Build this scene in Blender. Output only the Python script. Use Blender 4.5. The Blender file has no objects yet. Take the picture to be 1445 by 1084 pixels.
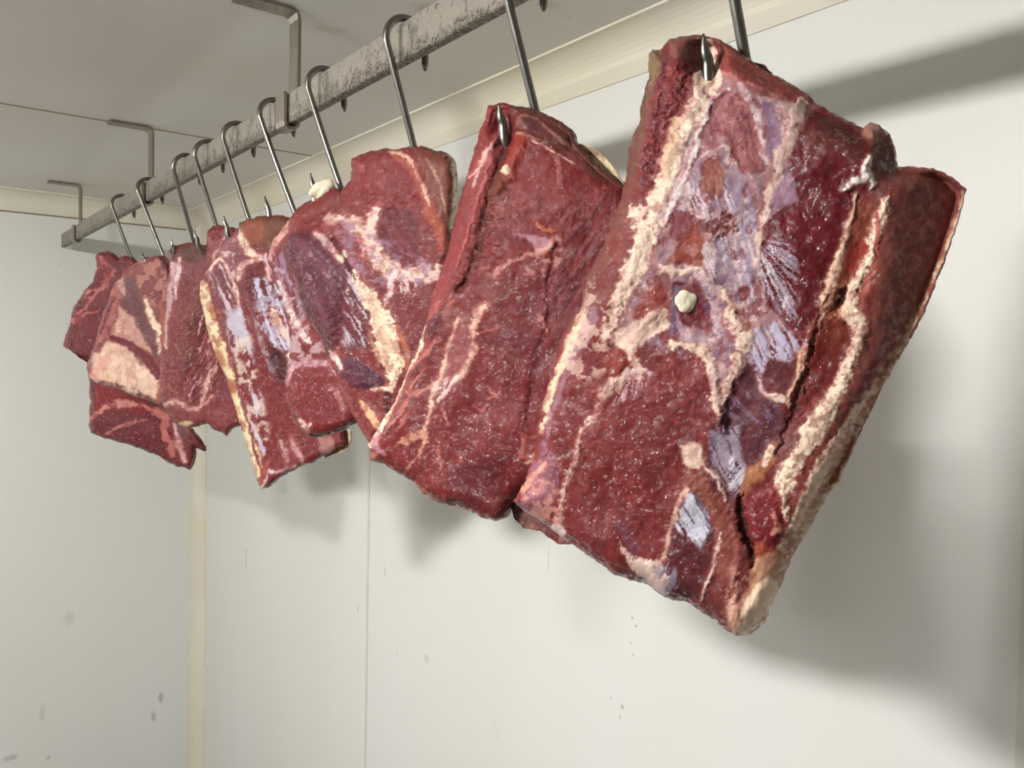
import bpy, bmesh, math
import numpy as np
from mathutils import Vector, Matrix
C = bpy.context.scene
COL = C.collection
EYE = 1.70                      # camera height above the floor
# ------------------------------------------------------------------ camera
FPX, YAW, PIT, ROL = 1184., 0.6456, -0.03065, -0.0185
def cam_axes():
    cy, sy = math.cos(YAW), math.sin(YAW)
    fwd = np.array([sy*math.cos(PIT), cy*math.cos(PIT), math.sin(PIT)])
    right = np.array([cy, -sy, 0.]); down = np.cross(fwd, right)
    c, s = math.cos(ROL), math.sin(ROL)
    return np.array([c*right+s*down, -s*right+c*down, fwd])
AX = cam_axes()
def ray(x, y):
    x = np.asarray(x, float); y = np.asarray(y, float)
    v = np.stack([(x-722.5)/FPX, (y-542.)/FPX, np.ones_like(x)], -1)
    return v @ AX
def at_x(x, y, X):              # point of a pixel's ray on the plane at distance X across the room
    r = ray(x, y); p = r*X/r[0]
    return np.array([p[0], p[1], p[2]+EYE])
cam = bpy.data.cameras.new('camera'); co = bpy.data.objects.new('camera', cam); COL.objects.link(co)
cam.sensor_width = 36; cam.lens = 36*FPX/1445; cam.clip_start = 0.02
m = Matrix.Identity(4)
for i in range(3):
    m[i][0] = AX[0][i]; m[i][1] = -AX[1][i]; m[i][2] = -AX[2][i]
m[2][3] = EYE
co.matrix_world = m
C.camera = co
# ------------------------------------------------------------------ helpers
def lin(c):
    c = np.asarray(c, float)/255.
    return np.where(c <= .04045, c/12.92, ((c+.055)/1.055)**2.4)
def rgba(c): return tuple(float(v) for v in lin(c))+(1.,)
def link(name, me, mat=None, parent=None, smooth=True):
    o = bpy.data.objects.new(name, me); COL.objects.link(o)
    if mat: me.materials.append(mat)
    if parent is not None: o.parent = parent
    if smooth: me.polygons.foreach_set('use_smooth', [True]*len(me.polygons))
    return o
def tag(o, label, cat, group=None):
    o['label'] = label; o['category'] = cat
    if group: o['group'] = group
    return o
def empty(name, loc):
    o = bpy.data.objects.new(name, None); COL.objects.link(o); o.location = loc; o.empty_display_size = .05
    return o
def mesh_py(name, vs, fs):
    me = bpy.data.meshes.new(name); me.from_pydata([tuple(map(float, v)) for v in vs], [], fs); me.update()
    return me
def box_bm(bm, lo, hi):
    r = bmesh.ops.create_cube(bm, size=1)
    for v in r['verts']:
        v.co = Vector([lo[i]+(v.co[i]+.5)*(hi[i]-lo[i]) for i in range(3)])
    return r['verts']
def box(name, lo, hi, mat, parent=None, bevel=0., kind=None, seg=2):
    bm = bmesh.new(); box_bm(bm, lo, hi)
    if bevel: bmesh.ops.bevel(bm, geom=bm.edges[:], offset=bevel, segments=seg, affect='EDGES')
    me = bpy.data.meshes.new(name); bm.to_mesh(me); bm.free()
    o = link(name, me, mat, parent, smooth=False)
    if kind: o['kind'] = kind
    return o
def catmull(pts, n=8):
    p = np.asarray(pts, float); out = []
    q = np.vstack([2*p[0]-p[1], p, 2*p[-1]-p[-2]])
    for i in range(1, len(q)-2):
        for t in np.linspace(0, 1, n, endpoint=False):
            a, b, c, d = q[i-1], q[i], q[i+1], q[i+2]
            out.append(.5*((2*b)+(-a+c)*t+(2*a-5*b+4*c-d)*t*t+(-a+3*b-3*c+d)*t**3))
    out.append(p[-1]); return np.array(out)
def tube(name, pts, rad, mat, parent=None, sides=14, squash=None):
    pts = np.asarray(pts, float); n = len(pts)
    rad = np.broadcast_to(np.asarray(rad, float), (n,)) if np.ndim(rad) == 0 else np.asarray(rad, float)
    T = np.gradient(pts, axis=0); T /= np.linalg.norm(T, axis=1)[:, None]
    N = np.cross(T[0], [0, 1, 0.01]); N /= np.linalg.norm(N)
    vs, fs = [], []
    for i in range(n):
        N = N-T[i]*np.dot(N, T[i]); N /= np.linalg.norm(N); B = np.cross(T[i], N)
        for k in range(sides):
            a = 2*math.pi*k/sides
            vs.append(pts[i]+rad[i]*(math.cos(a)*N+math.sin(a)*B))
    for i in range(n-1):
        for k in range(sides):
            a, b = i*sides+k, i*sides+(k+1) % sides
            fs.append((a, b, b+sides, a+sides))
    fs.append(tuple(range(sides-1, -1, -1))); fs.append(tuple((n-1)*sides+k for k in range(sides)))
    me = mesh_py(name, vs, fs)
    o = link(name, me, mat, parent)
    return o
# ------------------------------------------------------------------ materials
class NT:
    def __init__(s, name):
        s.m = bpy.data.materials.new(name); s.m.use_nodes = True; s.t = s.m.node_tree; s.t.nodes.clear()
        s.o = s.n('ShaderNodeOutputMaterial'); s.b = s.n('ShaderNodeBsdfPrincipled'); s.l(s.b.outputs[0], s.o.inputs[0])
    def n(s, k, **kw):
        x = s.t.nodes.new(k)
        for a, v in kw.items(): setattr(x, a, v)
        return x
    def l(s, a, b): s.t.links.new(a, b)
    def noise(s, scale, detail=4, rough=.5, vec=None, dist=0):
        x = s.n('ShaderNodeTexNoise'); x.inputs['Scale'].default_value = scale; x.inputs['Detail'].default_value = detail
        x.inputs['Roughness'].default_value = rough; x.inputs['Distortion'].default_value = dist
        if vec is not None: s.l(vec, x.inputs['Vector'])
        return x.outputs['Fac']
    def ramp(s, fac, stops):
        x = s.n('ShaderNodeValToRGB'); e = x.color_ramp.elements
        while len(e) < len(stops): e.new(.5)
        for i, (p, c) in enumerate(stops):
            e[i].position = p; e[i].color = c if len(c) == 4 else rgba(c)
        s.l(fac, x.inputs[0]); return x.outputs[0]
    def mix(s, fac, a, b):
        x = s.n('ShaderNodeMix', data_type='RGBA')
        for sock, v in ((x.inputs[0], fac), (x.inputs[6], a), (x.inputs[7], b)):
            if isinstance(v, bpy.types.NodeSocket): s.l(v, sock)
            else: sock.default_value = v if not isinstance(v, tuple) or len(v) == 4 else rgba(v)
        return x.outputs[2]
    def math(s, op, a, b=0., c=None, clamp=False):
        x = s.n('ShaderNodeMath', operation=op); x.use_clamp = clamp
        for i, v in enumerate((a, b, c)):
            if v is None: continue
            if isinstance(v, bpy.types.NodeSocket): s.l(v, x.inputs[i])
            else: x.inputs[i].default_value = v
        return x.outputs[0]
    def geo(s): return s.n('ShaderNodeNewGeometry').outputs['Position']
    def sep(s, v):
        x = s.n('ShaderNodeSeparateXYZ'); s.l(v, x.inputs[0]); return x.outputs
    def scaled(s, v, sc, loc=(0, 0, 0)):
        x = s.n('ShaderNodeMapping'); x.inputs['Scale'].default_value = sc; x.inputs['Location'].default_value = loc; s.l(v, x.inputs[0]); return x.outputs[0]
    def bump(s, h, strength, dist):
        x = s.n('ShaderNodeBump')
        if isinstance(strength, bpy.types.NodeSocket): s.l(strength, x.inputs['Strength'])
        else: x.inputs['Strength'].default_value = strength
        x.inputs['Distance'].default_value = dist; s.l(h, x.inputs['Height']); return x.outputs[0]
def panel_mat(name, base, dirt=.3, speck=True, rough=.42, stretch=(1, 1, .25), marks=()):
    s = NT(name); g = s.geo()
    big = s.noise(2.2, 3, .5, s.scaled(g, stretch))
    c = s.mix(s.math('MULTIPLY', s.ramp(big, [(.42, (0, 0, 0, 1)), (.75, (1, 1, 1, 1))]), dirt), rgba(base), rgba((base[0]-12, base[1]-15, base[2]-24)))
    if speck:
        n1 = s.noise(26, 2, .5, s.scaled(g, (1, 1, .45)))
        m1 = s.ramp(n1, [(.735, (0, 0, 0, 1)), (.775, (1, 1, 1, 1))])
        n2 = s.noise(3.5, 2, .5, s.scaled(g, (1, 1, 1), (3, 7, 1)))
        m2 = s.ramp(n2, [(.5, (0, 0, 0, 1)), (.62, (1, 1, 1, 1))])
        c = s.mix(s.math('MULTIPLY', s.math('MULTIPLY', m1, m2), .45), c, rgba((150, 140, 112)))
    for (P, R, cm, al) in marks:                       # a few single stains: position, radii, colour, strength
        mp = s.n('ShaderNodeMapping'); mp.vector_type = 'POINT'; mp.inputs['Scale'].default_value = [1./r for r in R]; mp.inputs['Location'].default_value = [-p/r for p, r in zip(P, R)]
        s.l(g, mp.inputs[0]); ln = s.n('ShaderNodeVectorMath', operation='LENGTH'); s.l(mp.outputs[0], ln.inputs[0])
        q = s.math('ADD', ln.outputs['Value'], s.math('MULTIPLY_ADD', s.noise(90, 3, .6, g), 1.6, -.8))
        c = s.mix(s.math('MULTIPLY', s.ramp(q, [(.55, (1, 1, 1, 1)), (1., (0, 0, 0, 1))]), al), c, rgba(cm))
    s.l(c, s.b.inputs['Base Color']); s.b.inputs['Roughness'].default_value = rough
    h = s.noise(9, 3, .5, s.scaled(g, (1, 1, .3)))
    s.l(s.bump(h, .25, .002), s.b.inputs['Normal'])
    return s.m
def plain(name, base, rough=.5, metal=0.):
    s = NT(name); g = s.geo(); n = s.noise(30, 3, .5, g)
    s.l(s.mix(n, rgba(base), rgba(tuple(int(v*.9) for v in base))), s.b.inputs['Base Color'])
    s.b.inputs['Roughness'].default_value = rough; s.b.inputs['Metallic'].default_value = metal
    return s.m
def steel_mat(name, base, rough=.35, sc=120):
    s = NT(name); g = s.geo(); n = s.noise(sc, 3, .6, s.scaled(g, (1, 1, .12)))
    s.l(s.mix(n, rgba(base), rgba(tuple(int(v*.72) for v in base))), s.b.inputs['Base Color'])
    s.b.inputs['Metallic'].default_value = 1.
    s.l(s.ramp(n, [(.3, (rough*.8,)*3+(1,)), (.7, (rough*1.35,)*3+(1,))]), s.b.inputs['Roughness'])
    s.l(s.bump(n, .2, .0005), s.b.inputs['Normal'])
    return s.m
def rail_mat():
    s = NT('dirty_rail_steel'); g = s.geo(); z = s.sep(g)[2]
    n = s.noise(55, 5, .65, g); fine = s.noise(260, 3, .6, g); lo = s.noise(7, 2, .5, g)
    base = s.mix(fine, rgba((168, 162, 150)), rgba((132, 125, 114)))
    # grime: thickest along the lower edge, patchy along the bar
    t = s.math('MULTIPLY_ADD', z, -22., 22.*(EYE+.385), clamp=True)
    t = s.math('POWER', t, 2.2)
    k = s.math('ADD', s.math('MULTIPLY', t, .24), s.math('MULTIPLY', n, .8)); k = s.math('ADD', k, s.math('MULTIPLY', lo, .30))
    mk = s.ramp(k, [(.62, (0, 0, 0, 1)), (.74, (1, 1, 1, 1))])
    mm = s.math('MULTIPLY', mk, s.ramp(fine, [(.40, (.25, .25, .25, 1)), (.58, (1, 1, 1, 1))]))
    sp = s.ramp(s.noise(120, 2, .5, s.scaled(g, (1, 1, 1), (5, 2, 9))), [(.64, (0, 0, 0, 1)), (.69, (1, 1, 1, 1))])
    c = s.mix(s.math('MULTIPLY', mm, .85), base, rgba((58, 47, 34)))
    c = s.mix(s.math('MULTIPLY', sp, .7), c, rgba((66, 56, 44)))
    s.l(c, s.b.inputs['Base Color']); s.b.inputs['Metallic'].default_value = .55
    s.b.inputs['Roughness'].default_value = .5
    s.l(s.bump(n, .15, .001), s.b.inputs['Normal'])
    return s.m
def meat_mat():
    s = NT('raw_meat'); a = s.n('ShaderNodeAttribute'); a.attribute_name = 'tint'
    w = s.n('ShaderNodeAttribute'); w.attribute_name = 'wet'
    g = s.geo()
    s.l(a.outputs['Color'], s.b.inputs['Base Color'])
    n1 = s.noise(380, 3, .6, g); n2 = s.noise(120, 3, .5, g, .6); n3 = s.noise(900, 2, .5, g)
    h = s.math('ADD', s.math('MULTIPLY', n1, .35), n2)
    st = s.math('MULTIPLY_ADD', w.outputs['Fac'], .45, .10)
    s.l(s.bump(h, st, .0022), s.b.inputs['Normal'])
    h2 = s.math('ADD', s.math('ADD', h, s.math('MULTIPLY', n1, .25)), s.math('MULTIPLY', n3, .08))
    s.l(s.bump(h2, s.math('MULTIPLY_ADD', w.outputs['Fac'], .9, .35), .0045), s.b.inputs['Coat Normal'])
    s.l(s.ramp(n2, [(.3, (.42,)*3+(1,)), (.7, (.6,)*3+(1,))]), s.b.inputs['Roughness'])
    s.b.inputs['Specular IOR Level'].default_value = .12
    s.l(s.math('MULTIPLY_ADD', s.ramp(s.noise(210, 3, .6, g, .5), [(.50, (0, 0, 0, 1)), (.56, (1, 1, 1, 1))]), .93, .07), s.b.inputs['Coat Weight']); s.b.inputs['Coat IOR'].default_value = 1.55; s.b.inputs['Coat Roughness'].default_value = .07
    s.b.inputs['Subsurface Weight'].default_value = .06; s.b.inputs['Subsurface Scale'].default_value = .004
    s.b.inputs['Subsurface Radius'].default_value = (1., .35, .25)
    return s.m
XWALL = .954; DK = (96, 92, 84); YL = (176, 158, 118)
def wm(x, y, a=.003, b=.003, col=DK, al=.6): return (tuple(at_x(x, y, XWALL)), (.02, a, b), col, al)
def am(x, y, axis, d, R, col, al):
    r = ray(x, y); p = r*(d/r[axis]); return ((p[0], p[1], p[2]+EYE), R, col, al)
M_WALL = panel_mat('wall_panel', (228, 228, 224), marks=[wm(892, 872), wm(898, 884, .002, .002), wm(890, 908, .002, .003), wm(893, 925, .0015, .004), wm(862, 985, .002, .003), wm(878, 998, .003, .004),
    wm(875, 1012, .0015, .004), wm(774, 790, .002, .03, DK, .25), wm(602, 930, .012, .012, YL, .35), wm(560, 922, .004, .005, YL, .5), wm(543, 805, .006, .012, DK, .25), wm(347, 790, .006, .05, DK, .3)])
M_WALLB = panel_mat('back_wall_panel', (228, 228, 224), marks=[am(227, 985, 1, 3.165, (.010, .02, .022), DK, .45), am(217, 1011, 1, 3.165, (.009, .02, .026), DK, .4), am(14, 1070, 1, 3.165, (.03, .02, .012), DK, .3),
    am(68, 1070, 1, 3.165, (.008, .02, .008), DK, .3), am(98, 872, 1, 3.165, (.02, .02, .03), YL, .25), am(60, 1005, 1, 3.165, (.01, .02, .04), DK, .14)])
M_DOOR = panel_mat('front_wall_panel', (150, 150, 148))
M_CEIL = panel_mat('ceiling_panel', (224, 221, 214), .5, True, .5, (1, 1, 1), marks=[am(603, 12, 2, .512, (.03, .02, .02), YL, .3), am(468, 42, 2, .512, (.03, .02, .02), YL, .25), am(775, 8, 2, .512, (.02, .02, .02), YL, .3)])
M_COVE = panel_mat('coving', (232, 226, 210), .8, False, .45, (1, 1, 1)); M_SEAM = plain('seam_sealant', (160, 142, 118), .6)
M_STRIP = plain('joint_strip', (228, 226, 218), .45); M_FLOOR = panel_mat('floor_resin', (112, 110, 106), .6, True, .45, (1, 1, 1))
M_RAIL = rail_mat(); M_BRK = steel_mat('bracket_steel', (176, 168, 154), .38); M_HOOK = steel_mat('hook_steel', (146, 142, 136), .30, 200)
M_MEAT = meat_mat(); M_WHITE = plain('lamp_housing', (225, 225, 222), .4)
# ------------------------------------------------------------------ the cold room
CE = EYE+.512; XW = .954; SF = 3.165; CV = .064; X0 = -1.60; Y0 = -1.90
box('floor', (X0-.1, Y0-.1, -.1), (XW+.1, SF+.1, 0), M_FLOOR, kind='structure')
box('ceiling', (X0-.1, Y0-.1, CE), (XW+.1, SF+.1, CE+.1), M_CEIL, kind='structure')
box('wall_right', (XW, Y0-.1, 0), (XW+.1, SF+.1, CE), M_WALL, kind='structure')
box('wall_back', (X0-.1, SF, 0), (XW, SF+.1, CE), M_WALLB, kind='structure')
box('wall_left', (X0-.1, Y0-.1, 0), (X0, SF, CE), M_DOOR, kind='structure')
box('wall_front', (X0, Y0-.1, 0), (XW, Y0, CE), M_DOOR, kind='structure')
def coving(name, a, b, n1, n2, c):      # concave strip: a-b the corner line, n1 / n2 the directions away from it
    a, b, n1, n2 = (np.array(v, float) for v in (a, b, n1, n2))
    prof = [(0, 0), (c, 0), (c, .0035)]
    for k in range(1, 9):
        t = k/9*math.pi/2; q = c-.004
        prof.append((c-.001-(q-.001)*math.sin(t)*.86, .0035+q-(q)*math.cos(t)*1.0 if False else .0035+(q-.0035)*(1-math.cos(t))*.86+.0*t))
    prof += [(.0035, c), (0, c)]
    vs = []; N = len(prof)
    for e in (a, b):
        for (u, v) in prof: vs.append(e+n1*u+n2*v)
    fs = [(i, (i+1) % N, N+(i+1) % N, N+i) for i in range(N)]+[tuple(range(N)), tuple(range(2*N-1, N-1, -1))]
    me = mesh_py(name, vs, fs); bm = bmesh.new(); bm.from_mesh(me); bmesh.ops.recalc_face_normals(bm, faces=bm.faces[:]); bm.to_mesh(me); bm.free()
    o = link(name, me, M_COVE, None, smooth=False); o['kind'] = 'structure'; return o
coving('trim_1', (XW, Y0, CE), (XW, SF, CE), (-1, 0, 0), (0, 0, -1), CV)
coving('trim_2', (X0, SF, CE), (XW, SF, CE), (0, -1, 0), (0, 0, -1), CV)
coving('trim_3', (XW, SF, 0), (XW, SF, CE), (-1, 0, 0), (0, -1, 0), .047)
box('trim_4', (XW-.0012, 1.825*XW/.9453-.006, 0), (XW, 1.825*XW/.9453+.006, CE-CV), M_STRIP, kind='structure', bevel=.0005)
box('trim_5', (XW-.0045, .3505, 0), (XW, .3725, CE-CV), M_STRIP, kind='structure', bevel=.002)
box('trim_6', (X0, 2.053, CE-.0012), (XW-CV, 2.060, CE), M_SEAM, kind='structure')
box('trim_7', (X0, SF-.0015, CE-CV-.006), (XW-CV, SF, CE-CV-.001), M_SEAM, kind='structure')
# ------------------------------------------------------------------ lamp: oval bulkhead under the ceiling, left of the rail
def world_parent(o, p):
    o.parent = p; o.matrix_parent_inverse = Matrix.Translation(p.location).inverted()
def make_lamp(LX, LY, RY, power, label):
    lamp = empty('ceiling_lamp', (LX, LY, CE)); tag(lamp, label, 'lamp')
    def revolve(name, prof, mat, n=40):
        vs, fs = [], []
        for (rx, ry, z) in prof:
            for k in range(n):
                a = 2*math.pi*k/n; vs.append((LX+rx*math.cos(a), LY+ry*math.sin(a), z))
        for i in range(len(prof)-1):
            for k in range(n): fs.append((i*n+k, i*n+(k+1) % n, (i+1)*n+(k+1) % n, (i+1)*n+k))
        fs += [tuple(range(n)), tuple(range(len(prof)*n-1, (len(prof)-1)*n-1, -1))]
        me = mesh_py(name, vs, fs); bm = bmesh.new(); bm.from_mesh(me); bmesh.ops.recalc_face_normals(bm, faces=bm.faces[:]); bm.to_mesh(me); bm.free()
        world_parent(link(name, me, mat), lamp)
    revolve('housing', [(.100, RY+.015, CE), (.103, RY+.018, CE-.004), (.101, RY+.016, CE-.036), (.092, RY+.006, CE-.038)], M_WHITE)
    s = NT('lamp_diffuser'); s.t.nodes.remove(s.b); em = s.n('ShaderNodeEmission'); em.inputs[0].default_value = (1., .99, .965, 1); em.inputs[1].default_value = power; s.l(em.outputs[0], s.o.inputs[0])
    revolve('diffuser', [(.088*math.cos(t), RY*math.cos(t)**.7, CE-.038-.062*math.sin(t)) for t in np.linspace(0, 1.45, 10)], s.m)
make_lamp(-.72, .69, .16, 300., 'oval white bulkhead lamp on the ceiling, the brighter one nearer the camera')
make_lamp(-.72, 2.25, .16, 120., 'oval white bulkhead lamp on the ceiling, the dimmer one toward the far wall')
# ------------------------------------------------------------------ rail and its brackets
XR = .4815; RB, RT = EYE+.340, EYE+.385; TH = .012
rail = empty('hanging_rail', (XR+TH/2, 1.0, RB)); tag(rail, 'long dirty grey steel flat-bar rail on brackets below the ceiling', 'rail')
bm = bmesh.new()
NR = 60
ys = np.linspace(-1.2, 3.14, NR)
vv = []
for y in ys:
    vv.append([bm.verts.new((x, y, z)) for x, z in ((XR, RB+.0015), (XR+.0015, RB), (XR+TH, RB), (XR+TH, RT), (XR+.0015, RT), (XR, RT-.0015))])
for a, b in zip(vv[:-1], vv[1:]):
    for k in range(6): bm.faces.new((a[k], a[(k+1) % 6], b[(k+1) % 6], b[k]))
bm.faces.new(vv[0]); bm.faces.new(vv[-1][::-1]); bmesh.ops.recalc_face_normals(bm, faces=bm.faces[:])
me = bpy.data.meshes.new('rail_bar'); bm.to_mesh(me); bm.free(); world_parent(link('rail_bar', me, M_RAIL, None, False), rail)
def bracket(y):
    # bent strap: foot on the ceiling pointing into the room, drop behind the bar, cradle wrapped under it and up its front
    w = .036; t = .005; xb = XR+TH+.004; xf = XR-.004
    path = [(xb-.090, CE-.003), (xb-.012, CE-.003), (xb-.003, CE-.006), (xb, CE-.016), (xb, RT+.03), (xb, RB+.006), (xb-.001, RB-.001), (xb-.005, RB-.005), (xf+.006, RB-.006),
            (xf+.001, RB-.002), (xf-.0005, RB+.004), (xf-.0005, RT-.010), (xf-.0005, RT+.001)]
    P = np.array(path); T = np.gradient(P, axis=0); T /= np.linalg.norm(T, axis=1)[:, None]; N = np.stack([-T[:, 1], T[:, 0]], 1)
    vs = []
    for p, n in zip(P, N):
        for dy, k in ((-w/2, -.5), (w/2, -.5), (w/2, .5), (-w/2, .5)):
            q = p+n*t*k; vs.append((q[0], y+dy, q[1]))
    fs = []
    for i in range(len(P)-1):
        for k in range(4):
            a, b = 4*i+k, 4*i+(k+1) % 4; fs.append((a, b, b+4, a+4))
    fs += [(3, 2, 1, 0), tuple(4*(len(P)-1)+k for k in range(4))]
    me = mesh_py('bracket', vs, fs); bm = bmesh.new(); bm.from_mesh(me); bmesh.ops.recalc_face_normals(bm, faces=bm.faces[:])
    bmesh.ops.bevel(bm, geom=[e for e in bm.edges if e.calc_face_angle(0) > 1.2], offset=.0012, segments=2, affect='EDGES'); bm.to_mesh(me); bm.free()
    world_parent(link('bracket', me, M_BRK, None, False), rail)
for y in (-.5, .35, 1.215, 2.05, 2.90): bracket(y)
# ------------------------------------------------------------------ S-hooks
HC = XR+TH/2
def hook(y, zb, label, lean=0., tipup=.042, r=.0042, rb=.021, twist=0., shift=0.):
    # drawn in its own plane (u across the rail, z up): rear tip, loop over the bar, slanting rod, lower bend, front tip
    ra = .026; zt = RT-EYE+.001-.0                     # inner top of the loop rests on the bar
    top = zt+r-ra                                       # centre height of the upper bend
    cx = .004+shift; C2 = (cx, zb+rb); Dz = top-C2[1]; R_ = ra+rb
    a = math.asin(min(.9, R_/math.hypot(cx, Dz)))+math.atan2(cx, Dz)     # inner tangent: the slanting straight rod
    pts = [(ra*1.02, RB-EYE-.004), (ra, top-.02)]
    pts += [(ra*math.cos(t), top+ra*math.sin(t)) for t in np.linspace(0, math.pi+a, 15)]
    p1 = np.array(pts[-1]); p2 = np.array([C2[0]+rb*math.cos(a), C2[1]+rb*math.sin(a)])
    pts += [tuple(p1+(p2-p1)*t) for t in (.25, .5, .75)]
    pts += [(cx+rb*math.cos(t), C2[1]+rb*math.sin(t)) for t in np.linspace(a, -math.pi, 14)]
    pts += [(cx-rb*1.05, zb+rb+(tipup-.02)*.6), (cx-rb*1.18, zb+rb+tipup-.02), (cx-rb*1.28, zb+rb+tipup-.008)]
    P = catmull(pts, 4)
    # pointed ends
    L = np.concatenate([[0], np.cumsum(np.linalg.norm(np.diff(P, axis=0), axis=1))]); tot = L[-1]
    rad = r*np.clip((tot-L)/.016, .10, 1)**.7; rad = np.minimum(rad, r*np.clip(L/.010+.35, 0, 1))
    k = (P[:, 1]-P[:, 1].min())/(P[:, 1].max()-P[:, 1].min())
    c_, s_ = math.cos(twist), math.sin(twist)
    Q = np.stack([HC+P[:, 0]*(k+(1-k)*c_), y+P[:, 0]*(1-k)*s_+lean*(1-k), EYE+P[:, 1]], 1)
    base = Vector((HC, y, EYE+zb))
    o = tube('meat_hook', Q-np.array(base)[None], rad, M_HOOK, None, 16); o.location = base
    tag(o, label, 'hook', 'steel S-hooks over the rail'); return o
HK = {1: (.398, .180, 'thick grey S-hook through the nearest and largest cut of meat', 0.),
      2: (.642, .188, 'S-hook through the second cut from the right, point showing at its corner', 0.),
      3: (.862, .190, 'S-hook over the rail carrying the third cut from the right, nearest whole loop', .005),
      4: (1.083, .185, 'S-hook just nearer than the wide middle bracket, point beside a white fat knob', -.012),
      5: (1.265, .180, 'S-hook just beyond the wide middle bracket, above the brown-topped cut', -.03),
      6: (1.432, .185, 'fifth S-hook from the far end, above the cut with the cream fat strip', 0.),
      7: (1.590, .185, 'fourth S-hook from the far end of the rail, above the small dark red cut', .01),
      8: (1.728, .185, 'third S-hook from the far end of the rail, carrying the brownish red cut', .03),
      9: (2.024, .180, 'bright shiny S-hook beside the second bracket from the far end', -.045),
      10: (2.283, .190, 'farthest S-hook on the rail, thin and in shade', -.01)}
TIPS = {1: (.035, 0), 2: (.035, 0), 3: (.020, 0), 4: (.048, -.55), 5: (.046, -.55), 6: (.034, -.4), 7: (.028, -.3)}
for k, (y, zb, lab, lean) in HK.items(): hook(y, zb, lab, lean, tipup=TIPS.get(k, (.026, 0))[0], twist=TIPS.get(k, (0, 0))[1], rb=.023 if k < 3 else .021)
# ------------------------------------------------------------------ noise on arrays
def _hash(ix, iy, seed):
    h = (ix.astype(np.int64)*374761393+iy.astype(np.int64)*668265263+seed*1442695041) & 0xffffffff
    h = ((h ^ (h >> 13))*1274126177) & 0xffffffff
    return ((h ^ (h >> 16)) & 0xffffff)/float(0xffffff)
def vnoise(x, y, seed=0):
    ix, iy = np.floor(x), np.floor(y); fx, fy = x-ix, y-iy
    fx = fx*fx*fx*(fx*(fx*6-15)+10); fy = fy*fy*fy*(fy*(fy*6-15)+10)
    a, b, c, d = _hash(ix, iy, seed), _hash(ix+1, iy, seed), _hash(ix, iy+1, seed), _hash(ix+1, iy+1, seed)
    return (a+(b-a)*fx)*(1-fy)+(c+(d-c)*fx)*fy
def fbm(x, y, seed=0, o=4, gain=.5):
    s = 0; a = 1; t = 0
    for k in range(o):
        s = s+a*vnoise(x*2**k+k*17.3, y*2**k-k*9.1, seed+k*31); t += a; a *= gain
    return s/t
def sstep(a, b, x):
    t = np.clip((x-a)/(b-a), 0, 1); return t*t*(3-2*t)
def seg_dist(px, py, pts, val=None, closed=False):
    pts = np.asarray(pts, float); q = np.vstack([pts, pts[:1]]) if closed else pts
    best = np.full(px.shape, 1e18); out = np.zeros(px.shape)
    if val is not None and closed: val = list(val)+[val[0]]
    for i in range(len(q)-1):
        a, b = q[i], q[i+1]; d = b-a; L = d@d+1e-12
        t = np.clip(((px-a[0])*d[0]+(py-a[1])*d[1])/L, 0, 1)
        dd = (px-a[0]-t*d[0])**2+(py-a[1]-t*d[1])**2
        m_ = dd < best; best = np.where(m_, dd, best)
        if val is not None: out = np.where(m_, val[i]+(val[i+1]-val[i])*t, out)
    return np.sqrt(best), out
def inside(px, py, pts):
    q = np.asarray(pts, float); n = len(q); r = np.zeros(px.shape, bool)
    for i in range(n):
        (x1, y1), (x2, y2) = q[i], q[(i+1) % n]
        if y1 == y2: continue
        r ^= ((y1 > py) != (y2 > py)) & (px < (x2-x1)*(py-y1)/(y2-y1)+x1)
    return r
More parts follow.
